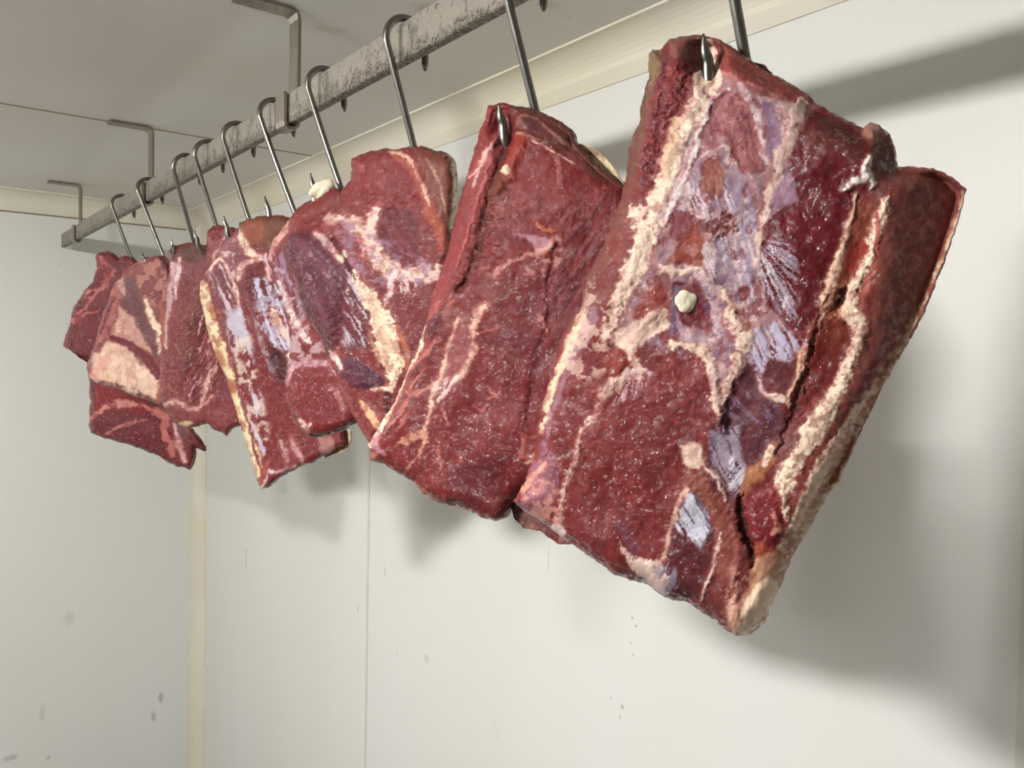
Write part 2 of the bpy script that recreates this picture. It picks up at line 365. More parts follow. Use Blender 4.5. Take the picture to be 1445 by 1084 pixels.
class Paint:
    """colour, relief and sheen of one cut of meat, sampled at the vertices of its mesh"""
    def __init__(s, px, py, base, seed, k=1.):
        s.x, s.y, s.seed, s.k, s.n = px, py, seed, k, 0
        s.c = np.tile(lin(base), (len(px), 1)); s.h = np.zeros(len(px)); s.w = np.full(len(px), .35)
        s.edge = None
    def sub(s, pts, m):
        p = np.asarray(pts, float); lo, hi = p.min(0)-m, p.max(0)+m
        return np.nonzero((s.x > lo[0]) & (s.x < hi[0]) & (s.y > lo[1]) & (s.y < hi[1]))[0]
    def warp(s, i, amp, sc):
        s.n += 1; sc = sc*s.k; x, y = s.x[i], s.y[i]; q = s.seed+s.n*7
        j = min(2.2, .45*amp)
        return (x+amp*(fbm(x/sc, y/sc, q, 4, .6)-.5)*2.4+j*(fbm(x/3.2, y/3.2, q+5, 2)-.5)*2, y+amp*(fbm(x/sc+40, y/sc+9, q+3, 4, .6)-.5)*2.4+j*(fbm(x/3.2+7, y/3.2, q+6, 2)-.5)*2)
    def put(s, i, a, col, jit=.10):
        if col is not None:
            x, y = s.x[i], s.y[i]; v = 1+jit*2*(fbm(x/(7*s.k), y/(7*s.k), s.seed+s.n, 3)-.5)
            cc = lin(col)[None, :]*v[:, None]
            s.c[i] = s.c[i]*(1-a[:, None])+cc*a[:, None]
    def poly(s, pts, col, soft=3, amp=5, sc=16, al=1., h=0, wet=None, grad=None, hs=None):
        i = s.sub(pts, amp*2+soft*2)
        if not len(i): return
        X, Y = s.warp(i, amp, sc); d, _ = seg_dist(X, Y, pts, closed=True); d = np.where(inside(X, Y, pts), d, -d)
        a = sstep(-soft, soft, d)*al*(.78+.22*sstep(.35, .55, fbm(X/(10*s.k), Y/(16*s.k), s.seed+s.n+61, 4))); s.put(i, a, col, .15)
        if h: s.h[i] += h*sstep(-1, hs or soft*4, d)
        if wet is not None: s.w[i] = s.w[i]*(1-a)+wet*a
    def line(s, pts, w, col, soft=1.5, amp=3, sc=12, al=1., h=0, wet=None, rag=.5, curve=True):
        p = catmull(pts, 5) if curve and len(pts) > 2 else np.asarray(pts, float)
        if np.ndim(w) == 0: w = [w]*len(pts)
        wv = np.interp(np.linspace(0, 1, len(p)), np.linspace(0, 1, len(w)), w)
        i = s.sub(p, max(w)+amp*2+soft*2)
        if not len(i): return
        X, Y = s.warp(i, amp, sc); d, ww = seg_dist(X, Y, p, list(wv))
        ww = ww*.5*(1+rag*(fbm(X/(9*s.k), Y/(9*s.k), s.seed+s.n+5, 3)-.5)*2.)
        lum = sum(col) if col is not None else 0
        if lum > 480 and max(w) > 4:                    # fat thins out into pink around its margin
            s.put(i, sstep(6, -2, d-ww*1.15)*al*.42, (182, 116, 110))
        a = sstep(soft, -soft, d-ww)*al
        if lum > 400: a = a*(.42+.58*sstep(.34, .56, fbm(X/(6*s.k), Y/(6*s.k), s.seed+s.n+8, 3)))
        s.put(i, a, col, .16)
        if h: s.h[i] += h*np.exp(-(d/np.maximum(ww*.8+1, 1))**2)
        if wet is not None: s.w[i] = s.w[i]*(1-a)+wet*a
    def blob(s, x, y, rx, ry, col, ang=0, **kw):
        t = np.linspace(0, 2*math.pi, 14, endpoint=False); c_, s_ = math.cos(math.radians(ang)), math.sin(math.radians(ang))
        s.poly([(x+rx*math.cos(a)*c_-ry*math.sin(a)*s_, y+rx*math.cos(a)*s_+ry*math.sin(a)*c_) for a in t], col, **kw)
    def fib(s, pts, col, ang, wid=3., length=40., thr=.55, al=.8, soft=4, amp=5, fan=None, h=0, wet=None):
        # streaks along the muscle grain (ang, degrees from the horizontal)
        i = s.sub(pts, amp*2+soft*2)
        if not len(i): return
        X, Y = s.warp(i, amp, 16); d, _ = seg_dist(X, Y, pts, closed=True); d = np.where(inside(X, Y, pts), d, -d)
        m_ = sstep(-soft, soft, d); a_ = math.radians(ang)
        x, y = s.warp(i, 4, 25)
        if fan is not None:
            r = np.hypot(x-fan[0], y-fan[1]); th = np.arctan2(y-fan[1], x-fan[0]); u, v = r/length, th*np.median(r)/wid
        else:
            u = (x*math.cos(a_)+y*math.sin(a_))/length; v = (-x*math.sin(a_)+y*math.cos(a_))/wid
        f = fbm(u, v, s.seed+s.n*3, 3, .55); k = sstep(thr-.07, thr+.07, f)
        s.put(i, m_*k*al, col)
        if h: s.h[i] += h*m_*(f-.5)*2
        if wet is not None: s.w[i] = s.w[i]*(1-m_)+wet*m_
    def mottle(s, pts, col, sc=10., thr=.56, al=.7, soft=6, h=0, wet=None, sharp=.05, amp=5):
        i = s.sub(pts, amp*2+soft*2)
        if not len(i): return
        X, Y = s.warp(i, amp, 16); d, _ = seg_dist(X, Y, pts, closed=True); d = np.where(inside(X, Y, pts), d, -d)
        m_ = sstep(-soft, soft, d); x, y = s.warp(i, sc*.6, sc*1.5)
        f = fbm(x/(sc*s.k), y/(sc*s.k), s.seed+s.n*5+1, 4, .55); k = sstep(thr-sharp, thr+sharp, f)
        s.put(i, m_*k*al, col)
        if h: s.h[i] += h*m_*(f-.5)*2
        if wet is not None: s.w[i] = s.w[i]*(1-m_)+wet*m_
def resample(pts, n):
    p = np.asarray(pts, float); L = np.concatenate([[0], np.cumsum(np.hypot(*np.diff(p, axis=0).T))]); t = np.linspace(0, L[-1], n)
    return np.stack([np.interp(t, L, p[:, 0]), np.interp(t, L, p[:, 1])], 1)
PXM = 1/FPX
def slab(name, P0, nrm, top, right, bottom, left, step, front, back, rim, base, seed, paint, parent, rough_edge=1.2, k=1., bulge=.004, backcol=(205, 180, 152), tilt=0.):
    """a thick cut of meat: top / right / bottom / left outlines traced, placed on its own plane through P0, with real relief and a closed back"""
    P0 = np.array(P0, float)-[0, 0, EYE]; N = np.array([nrm[0], nrm[1], tilt], float); N /= np.linalg.norm(N)
    tl, tr = np.array(top[0], float), np.array(top[-1], float); br, bl = np.array(bottom[-1], float), np.array(bottom[0], float)
    W = max(len_(top), len_(bottom)); Hh = max(len_(left), len_(right))
    nu, nv = int(W/step)+2, int(Hh/step)+2
    T, B = resample([top[0]]+list(top[1:]), nu), resample(bottom, nu); L_, R_ = resample(left, nv), resample(right, nv)
    u = np.linspace(0, 1, nu)[:, None, None]; v = np.linspace(0, 1, nv)[None, :, None]
    G = (1-v)*T[:, None]+v*B[:, None]+(1-u)*L_[None]+u*R_[None]-((1-u)*(1-v)*tl+u*(1-v)*tr+(1-u)*v*bl+u*v*br)
    # ragged edge, fading inwards
    outline = np.vstack([T, R_[1:], B[::-1][1:], L_[::-1][1:-1]])
    x, y = G[..., 0].ravel(), G[..., 1].ravel()
    dpx, _ = seg_dist(x, y, outline[::3], closed=True)
    e = np.exp(-dpx/10.)*rough_edge
    x2 = x+e*(fbm(x/7, y/7, seed+91, 3)-.5)*3; y2 = y+e*(fbm(x/7+30, y/7, seed+92, 3)-.5)*3
    x, y = x2, y2
    bi = np.zeros((nu, nv), bool); bi[0] = bi[-1] = True; bi[:, 0] = bi[:, -1] = True; bi = bi.ravel()
    dpx = np.where(bi, 0, dpx)
    t0 = (N@P0)/(ray(x, y)@N); dep = np.median(t0); dm = dpx*dep*PXM
    pt = Paint(x, y, base, seed, k); pt.dm = dm; pt.d = dpx
    # broad colour drift and grain common to all raw meat
    f = fbm(x/(60*k), y/(60*k), seed+5, 3); pt.c *= (1+.16*(f-.5)*2)[:, None]
    f = fbm(x/(5*k), y/(14*k), seed+6, 3); pt.c *= (1+.13*(f-.5)*2)[:, None]
    f = sstep(.42, .62, fbm(x/(24*k), y/(30*k), seed+17, 4))[:, None]*.35; pt.c = pt.c*(1-f)+lin((112, 62, 64))[None]*f
    f = sstep(.5, .68, fbm(x/(16*k)+9, y/(20*k), seed+18, 4))[:, None]*.4; pt.c = pt.c*(1-f)+lin((140, 66, 66))[None]*f
    f = fbm(x/(2.2*k), y/(2.6*k), seed+12, 2); pt.c *= (1+.14*(f-.5)*2)[:, None]
    wx, wy = x+14*(fbm(x/30, y/30, seed+13, 3)-.5), y+14*(fbm(x/30+9, y/30, seed+14, 3)-.5)
    rg = 1-np.abs(2*fbm(wx/(26*k), wy/(34*k), seed+15, 3)-1); mk = sstep(.965, .992, rg)*sstep(.48, .62, fbm(x/(45*k), y/(45*k), seed+16, 2))*.45
    pt.c = pt.c*(1-mk[:, None])+lin((186, 122, 116))[None]*mk[:, None]; pt.h += .0004*mk
    pt.tone = np.array([.72, .57, .55])
    tt = np.clip(dm/rim, 0, 1); prof = np.sqrt(1-(1-tt)**2)
    paint(pt)
    lm = sstep(.10, .55, pt.c.mean(1))[:, None]; pt.c *= pt.tone[None]*(1-lm)+lm*np.array([.98, .96, .95])[None]
    pt.h = np.where(pt.h > 0, pt.h*.6, pt.h*.85)
    pt.h += bulge*(fbm(x/(70*k), y/(70*k), seed+8, 3)-.5)*2+.00045*(fbm(x/(9*k), y/(9*k), seed+9, 3)-.5)*2
    hf = prof*front+pt.h*np.clip(dm/.006, 0, 1)
    hf = np.maximum(hf, -back*.5*np.clip(dm/.01, 0, 1))
    r = ray(x, y); tF = (N@P0+hf)/(r@N); PF = r*tF[:, None]
    # back: a coarser sheet would leave cracks, so it reuses the border vertices
    st = 4; ui = sorted(set(list(range(0, nu, 1))))
    PB = r*t0[:, None]-N[None]*(prof*back*(1+.15*(fbm(x/50, y/50, seed+77, 3)-.5)))[:, None]
    idx = np.arange(nu*nv).reshape(nu, nv)
    q = np.stack([idx[:-1, :-1], idx[1:, :-1], idx[1:, 1:], idx[:-1, 1:]], -1).reshape(-1, 4)
    bidx = idx+nu*nv; bidx = np.where(bi.reshape(nu, nv), idx, bidx)
    # decimated back grid (every st-th line) with its rim rows kept dense
    cu = np.array(sorted(set(list(range(0, nu, st))+[nu-1]))); cv = np.array(sorted(set(list(range(0, nv, st))+[nv-1])))
    us, vs_ = (cu, cv)
    qb = []
    nfull = nu*nv
    qb = np.stack([bidx[:-1, :-1], bidx[:-1, 1:], bidx[1:, 1:], bidx[1:, :-1]], -1).reshape(-1, 4)
    V = np.vstack([PF, PB]); V[:, 2] += EYE
    F = np.vstack([q, qb])
    used = np.zeros(len(V), bool); used[F.ravel()] = True; re = np.cumsum(used)-1; V = V[used]; F = re[F]
    # orientation towards the camera side
    a, b, c_ = V[F[0, 0]], V[F[0, 1]], V[F[0, 2]]
    mid = len(q)//2; a, b, c_ = V[F[mid, 0]], V[F[mid, 1]], V[F[mid, 2]]
    if np.dot(np.cross(b-a, c_-a), N) < 0: F = F[:, ::-1]
    colB = np.tile(lin(backcol), (nu*nv, 1)); ff = fbm(x/20, y/20, seed+44, 4)[:, None]; colB = colB*(.85+.3*ff)
    m_ = sstep(.010, .0, dm)[:, None]; colB = colB*(1-m_)+pt.c*m_
    CC = np.vstack([pt.c, colB])[used]; WW = np.concatenate([pt.w, np.full(nu*nv, .3)])[used]
    org = P0+[0, 0, EYE]
    me = bpy.data.meshes.new(name); me.vertices.add(len(V)); me.vertices.foreach_set('co', (V-org).astype(np.float32).ravel())
    me.loops.add(F.size); me.loops.foreach_set('vertex_index', F.astype(np.int32).ravel())
    me.polygons.add(len(F)); me.polygons.foreach_set('loop_start', np.arange(0, F.size, 4, dtype=np.int32)); me.polygons.foreach_set('loop_total', np.full(len(F), 4, np.int32))
    me.update(calc_edges=True)
    at = me.attributes.new('tint', 'FLOAT_COLOR', 'POINT'); at.data.foreach_set('color', np.hstack([np.clip(CC, 0, 1), np.ones((len(CC), 1))]).astype(np.float32).ravel())
    at = me.attributes.new('wet', 'FLOAT', 'POINT'); at.data.foreach_set('value', WW.astype(np.float32))
    o = link(name, me, M_MEAT, None)
    if parent is None: o.location = org
    else: o.parent = parent; o.location = org-np.array(parent.location)
    return o
def len_(p):
    p = np.asarray(p, float); return float(np.hypot(*np.diff(p, axis=0).T).sum())
def lump(name, px, py, dist_like, rx, ry, rz, col, parent, seed=0, wet=.3, ang=0., P0=None, nrm=None, off=0.):
    """small irregular lump (fat, gristle) sitting on the surface of a cut"""
    N = np.array([nrm[0], nrm[1], 0.]); N /= np.linalg.norm(N); P = np.array(P0, float)-[0, 0, EYE]
    r = ray(px, py); c = r*((N@P+off)/(r@N)); d = c@AX[2]; s_ = d*PXM
    bm = bmesh.new(); bmesh.ops.create_icosphere(bm, subdivisions=4, radius=1)
    R_, D_ = AX[0], AX[1]; ca, sa = math.cos(math.radians(ang)), math.sin(math.radians(ang))
    for v in bm.verts:
        q = np.array(v.co); f = 1+.55*(fbm(np.array([q[0]*1.3+q[2]+seed*3.1]), np.array([q[1]*1.3-q[2]*.7+seed]), seed, 3)[0]-.5)
        a, b, z = q[0]*rx*f, q[1]*ry*f, q[2]*rz*f
        v.co = Vector(R_*(a*ca-b*sa)*s_+D_*(a*sa+b*ca)*s_+AX[2]*z*s_)
    me = bpy.data.meshes.new(name); bm.to_mesh(me); bm.free()
    n = len(me.vertices); cc = lin(col); rng = np.random.default_rng(seed); co_ = np.empty(n*3, np.float32); me.vertices.foreach_get('co', co_); co_ = co_.reshape(-1, 3)
    f = fbm(co_[:, 0]*300, co_[:, 2]*300, seed, 3)
    at = me.attributes.new('tint', 'FLOAT_COLOR', 'POINT'); at.data.foreach_set('color', np.hstack([np.clip(cc[None]*(.88+.24*f[:, None]), 0, 1), np.ones((n, 1))]).astype(np.float32).ravel())
    at = me.attributes.new('wet', 'FLOAT', 'POINT'); at.data.foreach_set('value', np.full(n, wet, np.float32))
    o = link(name, me, M_MEAT, None); w_ = c+[0, 0, EYE]
    if parent is None: o.location = w_
    else: o.parent = parent; o.location = w_-np.array(parent.location)
    return o
NF = (-.88, -.475)
FAT = (228, 207, 186); CREAM = (226, 204, 168); PALE = (205, 172, 160); RED = (124, 46, 50); DEEP = (98, 30, 38); BRN = (118, 66, 60); LAV = (172, 148, 166); BLU = (140, 138, 168); HOLE = (48, 24, 24)
def ray_px(P):
    q = AX @ (np.array(P)-[0, 0, EYE]); return (q[0]/q[2]*FPX+722.5, q[1]/q[2]*FPX+542., q[2])
def cut(no, name, label, **kw):
    y = HK[no][0]+HK[no][3]; P0 = (HC-.004, y, EYE+.215)
    e = empty(name, P0); tp = ray_px(np.array([HC-.024, y, EYE+.222]))
    f_ = kw['paint']
    def pp(p, f_=f_, tp=tp):
        f_(p)
        r_ = 1./(tp[2]*PXM); q = np.hypot(p.x-tp[0]-4, (p.y-tp[1]-.006*r_)*.7)/r_
        p.h -= (kw['front']+.002)*np.exp(-(q/.013)**2)/.85*(1 if no < 3 else 0)
    kw['paint'] = pp; tag(e, label, 'meat', 'cuts of meat hanging from the rail')
    o = slab('flesh', P0, NF, parent=e, **kw); return e, P0
# ---- 1: nearest
def paint1(p):
    p.poly([(1000,95),(1040,112),(1100,140),(1150,150),(1135,175),(1118,215),(1112,250),(1125,283),(1098,297),(1078,322),(1070,360),(1068,400),(1080,430),(1104,452),(1090,480),(1062,500),(1035,545),(1012,540),(1004,500),(965,470),(930,470),(895,490),(870,470),(880,430),(900,390),(930,320),(960,240),(985,160)], (172, 136, 140), soft=5, amp=9, sc=22, wet=.5)
    A = [(985,120),(1140,150),(1112,250),(1070,360),(1085,440),(1040,540),(900,480),(890,400),(950,240)]
    p.mottle(A, (206, 180, 178), 24, .52, .85); p.mottle(A, (150, 128, 148), 20, .56, .75); p.mottle(A, (140, 82, 88), 17, .6, .8, h=-.0015)
    p.fib([(960,240),(1030,260),(1080,340),(1060,440),(960,380)], (214, 200, 210), 70, 3.5, 60, .56, .7)
    p.fib([(1010,270),(1060,250),(1075,330),(1050,430),(1010,400)], (152, 140, 166), 78, 5, 70, .5, .7)
    # left margin
    p.line([(925,78),(912,130),(903,180),(893,215),(884,260),(868,320),(848,362),(828,415),(818,445)], [30,26,24,22,20,24,30,40,44], (124, 80, 72), soft=4, amp=5, wet=.6)
    p.poly([(918,72),(932,72),(938,95),(930,118),(914,125),(908,100)], (132, 118, 84), amp=3, h=.004)
    p.line([(920,112),(914,135),(912,150)], [5,5,3], (150, 132, 110), al=.5); p.line([(911,110),(902,160),(897,200),(890,240)], [18,16,12,12], (112, 84, 72), amp=4, al=.85)
    p.poly([(935,72),(988,82),(984,130),(968,165),(945,215),(925,262),(905,262),(902,225),(915,180),(925,130)], (112, 46, 54), soft=4, amp=5, wet=1., h=-.002)
    p.mottle([(935,90),(985,90),(965,165),(925,262),(905,240)], (158, 84, 84), 8, .55, .8, h=.002, wet=1.)
    p.poly([(944,55),(985,50),(1000,60),(985,85),(945,80)], (138, 92, 84), amp=4, wet=.7)
    # rear strip of pink muscle on the shoulder
    p.poly([(1010,50),(1045,78),(1100,108),(1140,128),(1148,148),(1128,148),(1085,128),(1040,115),(1018,100)], (152, 84, 78), soft=3, amp=3, wet=.35, h=.003)
    p.line([(1018,102),(1050,118),(1090,132),(1120,146)], [6,9,8,5], (186, 122, 122), wet=1.)
    # white fat band from the point down the left
    p.line([(993,108),(992,130),(978,165),(955,205),(940,255),(926,300),(905,350),(885,395),(868,430)], [20,24,26,26,30,30,28,24,16], FAT, soft=3, amp=8, h=.003)
    p.line([(955,170),(942,215),(938,250)], [12,16,8], (206, 176, 146), amp=4); p.line([(985,175),(975,200),(958,250),(930,310)], [6,5,5,4], (196, 178, 186), amp=4)
    p.line([(1005,130),(1015,112),(1000,60),(1010,75)], [10,9,7,5], FAT, amp=2)
    p.line([(1030,125),(1002,145),(990,180),(975,230),(955,275),(935,320)], [5,7,7,6,8,6], (214, 200, 200), amp=4, h=.002)
    p.line([(900,300),(905,350),(888,400),(868,440),(850,480)], [16,22,20,14,10], (218, 196, 178), amp=10, sc=10, al=.9, wet=.9)
    # muscle islands
    p.poly([(1006,133),(1052,130),(1068,158),(1080,205),(1076,243),(1050,248),(1030,215),(1003,175)], (148, 88, 92), amp=7, wet=.95, h=-.001)
    p.mottle([(1006,133),(1052,130),(1080,205),(1060,245),(1003,175)], (182, 132, 138), 9, .55, .6, wet=.9)
    p.line([(1045,120),(1062,150),(1072,185),(1080,230)], [10,12,9,7], (202, 178, 180), amp=5)
    p.fib([(1070,140),(1110,150),(1105,220),(1082,225)], (132, 112, 144), 80, 6, 50, .48, .8)
    p.line([(1128,152),(1118,190),(1100,225),(1090,270),(1075,320),(1070,372)], [22,16,16,14,12,10], (208, 180, 168), amp=6, h=.0015)
    p.blob(1002, 235, 18, 12, (142, 84, 84), -40, amp=4); p.blob(1008, 255, 16, 22, (160, 104, 92), 0, amp=5); p.blob(968, 322, 26, 22, (132, 72, 78), 20, amp=8, wet=.9)
    p.blob(1020, 318, 24, 18, (124, 66, 72), 0, amp=9, wet=.9); p.mottle([(995,300),(1048,300),(1048,342),(998,342)], (196, 158, 150), 6, .58, .8, h=.002, wet=.9)
    p.poly([(940,374),(958,340),(977,312),(994,340),(990,378),(965,372)], (150, 78, 64), amp=4, soft=2)
    p.poly([(894,447),(912,412),(935,396),(947,441),(930,458),(905,462)], (146, 66, 60), amp=4, soft=2)
    p.line([(937,378),(960,384),(985,380),(1000,392),(1020,412),(1035,440)], [9,9,7,6,8,10], (216, 196, 176), amp=4, h=.002)
    p.poly([(950,400),(985,395),(1003,425),(1000,462),(965,462),(950,430)], (116, 44, 56), amp=5); p.line([(955,405),(950,440),(948,470)], [8,9,8], (126, 104, 130), amp=3); p.line([(995,395),(1008,430),(1012,470)], [14,16,12], (186, 164, 172), amp=5)
    p.mottle([(985,400),(1060,380),(1060,540),(1010,540)], (112, 96, 128), 12, .57, .7)
    p.blob(1050, 415, 9, 12, (112, 40, 44), 0, amp=3)
    # maroon round muscle
    p.poly([(1150,155),(1198,178),(1228,205),(1238,240),(1212,282),(1199,330),(1182,374),(1165,420),(1150,446),(1128,470),(1100,448),(1080,425),(1071,370),(1076,322),(1098,297),(1125,283),(1112,250),(1120,212),(1135,175)], (100, 26, 36), soft=3, amp=5, wet=.15, h=.003, hs=30)
    p.poly([(1140,160),(1198,178),(1230,205),(1236,240),(1200,235),(1160,215),(1128,205)], (104, 54, 50), soft=12, amp=6, wet=.4)
    p.fib([(1130,200),(1230,220),(1190,330),(1120,420),(1085,380)], (122, 40, 46), -50, 5, 50, .56, .5)
    p.poly([(1112,235),(1118,250),(1128,284),(1108,292),(1090,300),(1082,320),(1092,275)], (160, 130, 158), soft=2, amp=3, al=.8)
    p.fib([(1072,350),(1100,335),(1122,350),(1128,385),(1120,445),(1098,445),(1074,410)], (170, 156, 176), 70, 3, 60, .46, .85, fan=(1060, 330)); p.fib([(1072,350),(1125,370),(1110,445),(1074,410)], (214, 208, 214), 70, 2.2, 60, .6, .8, fan=(1060, 330), wet=.6)
    # upper right end
    p.poly([(1215,175),(1243,172),(1258,190),(1268,236),(1252,285),(1238,300),(1222,262),(1238,225),(1225,200)], (118, 76, 72), amp=4, wet=.6); p.blob(1230, 184, 14, 11, (172, 128, 112), 0, amp=3, h=.007, wet=.3)
    # white curl and fat strands on the right
    p.line([(1228,222),(1220,238),(1222,252),(1206,256),(1192,268)], [9,16,12,10,4], (230, 222, 214), soft=1, amp=3, h=.005, wet=.2)
    p.line([(1222,240),(1232,258),(1228,266)], [10,9,4], (230, 222, 214), soft=1, amp=2, h=.004)
    p.line([(1209,275),(1202,308),(1195,335),(1180,374),(1168,416),(1160,450),(1141,484),(1133,520),(1114,556)], [5,6,8,14,16,12,10,9,6], (214, 182, 158), soft=2, amp=4, h=.003)
    p.poly([(1215,285),(1250,280),(1245,330),(1238,372),(1225,420),(1208,452),(1182,455),(1165,440),(1182,400),(1196,345),(1205,315)], (150, 88, 70), soft=5, amp=5, h=-.003)
    p.blob(1213, 362, 18, 24, (160, 60, 52), 20, amp=4, soft=5); p.blob(1190, 420, 12, 18, (62, 30, 28), 20, amp=5, soft=3, h=-.008, wet=.9)
    p.mottle([(1165,400),(1205,400),(1200,460),(1150,460)], (196, 150, 116), 8, .55, .8, h=.002)
    p.poly([(1142,455),(1205,448),(1206,480),(1190,530),(1160,565),(1140,560),(1136,520)], (116, 44, 42), soft=4, amp=5, wet=.3); p.blob(1175, 470, 26, 22, (128, 62, 48), 0, amp=5, soft=8)
    p.line([(1251,285),(1238,325),(1226,365),(1206,403),(1201,437),(1214,458),(1208,490),(1194,528),(1180,558),(1160,590),(1140,622),(1120,652),(1106,685),(1106,712),(1110,735)], [14,18,14,16,20,22,16,18,20,32,36,26,22,14,5], (226, 202, 180), soft=2, amp=5, h=.004)
    p.line([(1236,300),(1240,335),(1232,380),(1220,410)], [5,8,8,6], (178, 100, 92), amp=3)
    # crease in the middle
    p.line([(1168,420),(1150,470),(1140,510),(1132,545),(1120,580),(1108,610),(1098,640)], [5,4,6,9,14,8,4], (100, 50, 42), soft=7, amp=7, h=-.003, wet=.8)
    p.poly([(1078,600),(1120,598),(1130,620),(1110,648),(1095,650),(1080,625)], (132, 84, 86), amp=5, wet=.8)
    # right side wall of the loin
    p.poly([(1270,236),(1320,236),(1368,262),(1345,350),(1300,450),(1255,548),(1205,615),(1165,672),(1130,745),(1115,745),(1122,690),(1160,622),(1192,562),(1214,500),(1232,420),(1240,360),(1256,290)], (150, 94, 86), soft=4, amp=3, wet=.25)
    p.fib([(1270,240),(1360,270),(1260,530),(1180,630),(1230,430)], (132, 76, 68), 112, 10, 120, .55, .5)
    p.poly([(1195,568),(1240,500),(1285,440),(1245,548),(1200,618),(1165,675),(1130,735),(1118,738),(1124,690),(1162,625)], (142, 66, 66), soft=6, amp=4)
    p.line([(1363,280),(1352,325),(1327,400),(1298,462),(1264,530),(1227,600),(1182,678),(1141,748),(1109,808),(1081,860)], [12,18,26,34,40,50,56,52,42,36], (208, 182, 152), soft=3, amp=3, wet=.3)
    p.line([(1345,345),(1310,420),(1275,500),(1240,560),(1205,625),(1172,685)], [3,5,6,6,8,6], (150, 96, 80), amp=4)
    p.mottle([(1260,500),(1290,500),(1180,700),(1120,800),(1080,880),(1060,860)], (172, 112, 92), 10, .6, .8)
    p.line([(1235,545),(1205,585),(1180,625),(1155,668),(1140,700),(1122,742)], [5,10,16,22,20,12], (222, 194, 172), soft=2, amp=4, h=.002)
    # lower half: vein tree on the left
    p.poly([(868,470),(905,450),(935,440),(945,460),(915,478),(895,500),(870,490)], (222, 194, 176), amp=5)
    p.line([(935,442),(905,462),(890,500),(903,522),(880,530),(860,550),(845,585),(822,608),(812,650),(797,690),(790,730),(786,748)], [14,12,8,16,20,18,16,8,6,6,8,12], (214, 182, 170), soft=2, amp=5, h=.0015)
    p.fib([(880,520),(925,525),(900,560),(862,575)], (200, 172, 180), 0, 2.5, 40, .52, .8, fan=(895, 505))
    p.blob(868, 512, 17, 20, (150, 70, 60), 15, amp=4, soft=2, h=.002); p.blob(853, 583, 12, 19, (142, 64, 58), 5, amp=3, soft=2)
    p.blob(845, 520, 12, 14, (118, 40, 44), 0, amp=5)
    p.line([(825,440),(812,475),(795,510),(782,545),(772,580),(765,610)], [12,16,12,10,9,6], (216, 190, 160), soft=2, amp=6, h=.002)
    p.line([(838,440),(822,480),(800,530),(780,580),(768,630),(758,665)], [14,16,10,8,8,6], (150, 122, 144), amp=5, al=.75)
    p.mottle([(830,400),(880,400),(860,520),(800,560),(790,520)], (206, 176, 164), 12, .55, .7, wet=.8)
    p.blob(855, 402, 18, 26, (120, 58, 56), 20, amp=5, wet=.8); p.blob(870, 350, 12, 20, (130, 66, 60), 15, amp=4)
    p.poly([(752,655),(785,640),(792,668),(782,700),(765,740),(735,722),(742,690)], (156, 112, 130), amp=6, al=.75); p.mottle([(735,690),(790,650),(790,752),(745,730)], (196, 140, 130), 9, .55, .8)
    p.line([(740,690),(752,672),(770,655)], [8,8,5], (206, 150, 132), amp=3)
    p.line([(784,745),(796,752)], [16,10], (206, 182, 182), amp=3)
    # small veins / flecks on the red face
    for q in (((925,540),(930,565)),((980,560),(975,590),(984,600)),((985,500),(975,545)),((870,640),(868,665)),((900,680),(905,690))): p.line(q, 2.2, (176, 112, 112), amp=3, al=.7)
    p.mottle([(800,560),(1000,520),(990,660),(900,800),(790,740)], (146, 72, 72), 9, .66, .6, sharp=.03)
    p.fib([(800,560),(1000,520),(980,660),(900,800),(790,740)], (110, 36, 42), 75, 9, 60, .55, .35)
    # central column
    p.line([(950,490),(970,488),(990,496),(1004,515),(1008,545),(1012,575),(1022,608)], [16,13,12,14,12,10,6], (216, 192, 172), soft=1.5, amp=4, h=.004)
    p.poly([(1000,505),(1022,515),(1022,575),(1008,570),(998,535)], (188, 158, 158), amp=5, al=.8)
    p.line([(1030,440),(1045,465),(1044,498),(1032,535),(1022,575),(1016,605)], [20,24,18,12,10,6], (212, 188, 168), soft=2, amp=7, h=.003)
    p.mottle([(1020,430),(1065,430),(1060,505),(1025,520)], (150, 96, 92), 9, .55, .8)
    p.poly([(1055,508),(1075,530),(1098,560),(1108,592),(1090,632),(1060,680),(1032,710),(1005,690),(992,662),(1006,600),(1028,552)], (96, 54, 66), soft=3, amp=5, wet=.7, h=-.001)
    p.fib([(1066,465),(1100,455),(1136,486),(1112,512),(1088,506),(1074,532),(1056,500)], (186, 180, 204), 60, 2.6, 50, .42, .9, h=.001); p.fib([(1040,530),(1100,570),(1085,600),(1020,590)], (140, 124, 152), 45, 4, 50, .54, .7)
    p.fib([(1000,610),(1040,600),(1050,650),(1048,700),(1005,675)], (158, 150, 170), 65, 3, 50, .47, .85); p.fib([(1035,640),(1052,660),(1050,700),(1025,690)], (206, 200, 212), -50, 2.2, 40, .5, .8)
    p.poly([(1088,506),(1112,512),(1128,505),(1130,540),(1112,560),(1090,552),(1078,532)], (100, 50, 56), amp=4, wet=.8)
    p.line([(1082,558),(1095,560),(1110,568),(1114,572)], [6,10,9,4], (222, 200, 184), soft=1, amp=3, h=.004); p.line([(1068,530),(1074,548),(1085,560)], [4,5,4], (196, 170, 170), amp=3)
    p.line([(1130,495),(1125,535),(1112,560)], [4,5,3], (206, 176, 140), amp=3)
    # lower middle
    p.poly([(958,628),(985,625),(995,645),(988,662),(970,660),(962,645)], (214, 186, 168), amp=4, h=.002)
    p.line([(988,630),(992,655),(1008,672),(1024,705)], [6,5,6,4], (214, 188, 176), amp=3, h=.002)
    p.poly([(966,692),(985,690),(1000,720),(1012,752),(1010,820),(990,848),(940,842),(936,800),(945,745)], (94, 46, 52), soft=3, amp=4, wet=.4, h=.001)
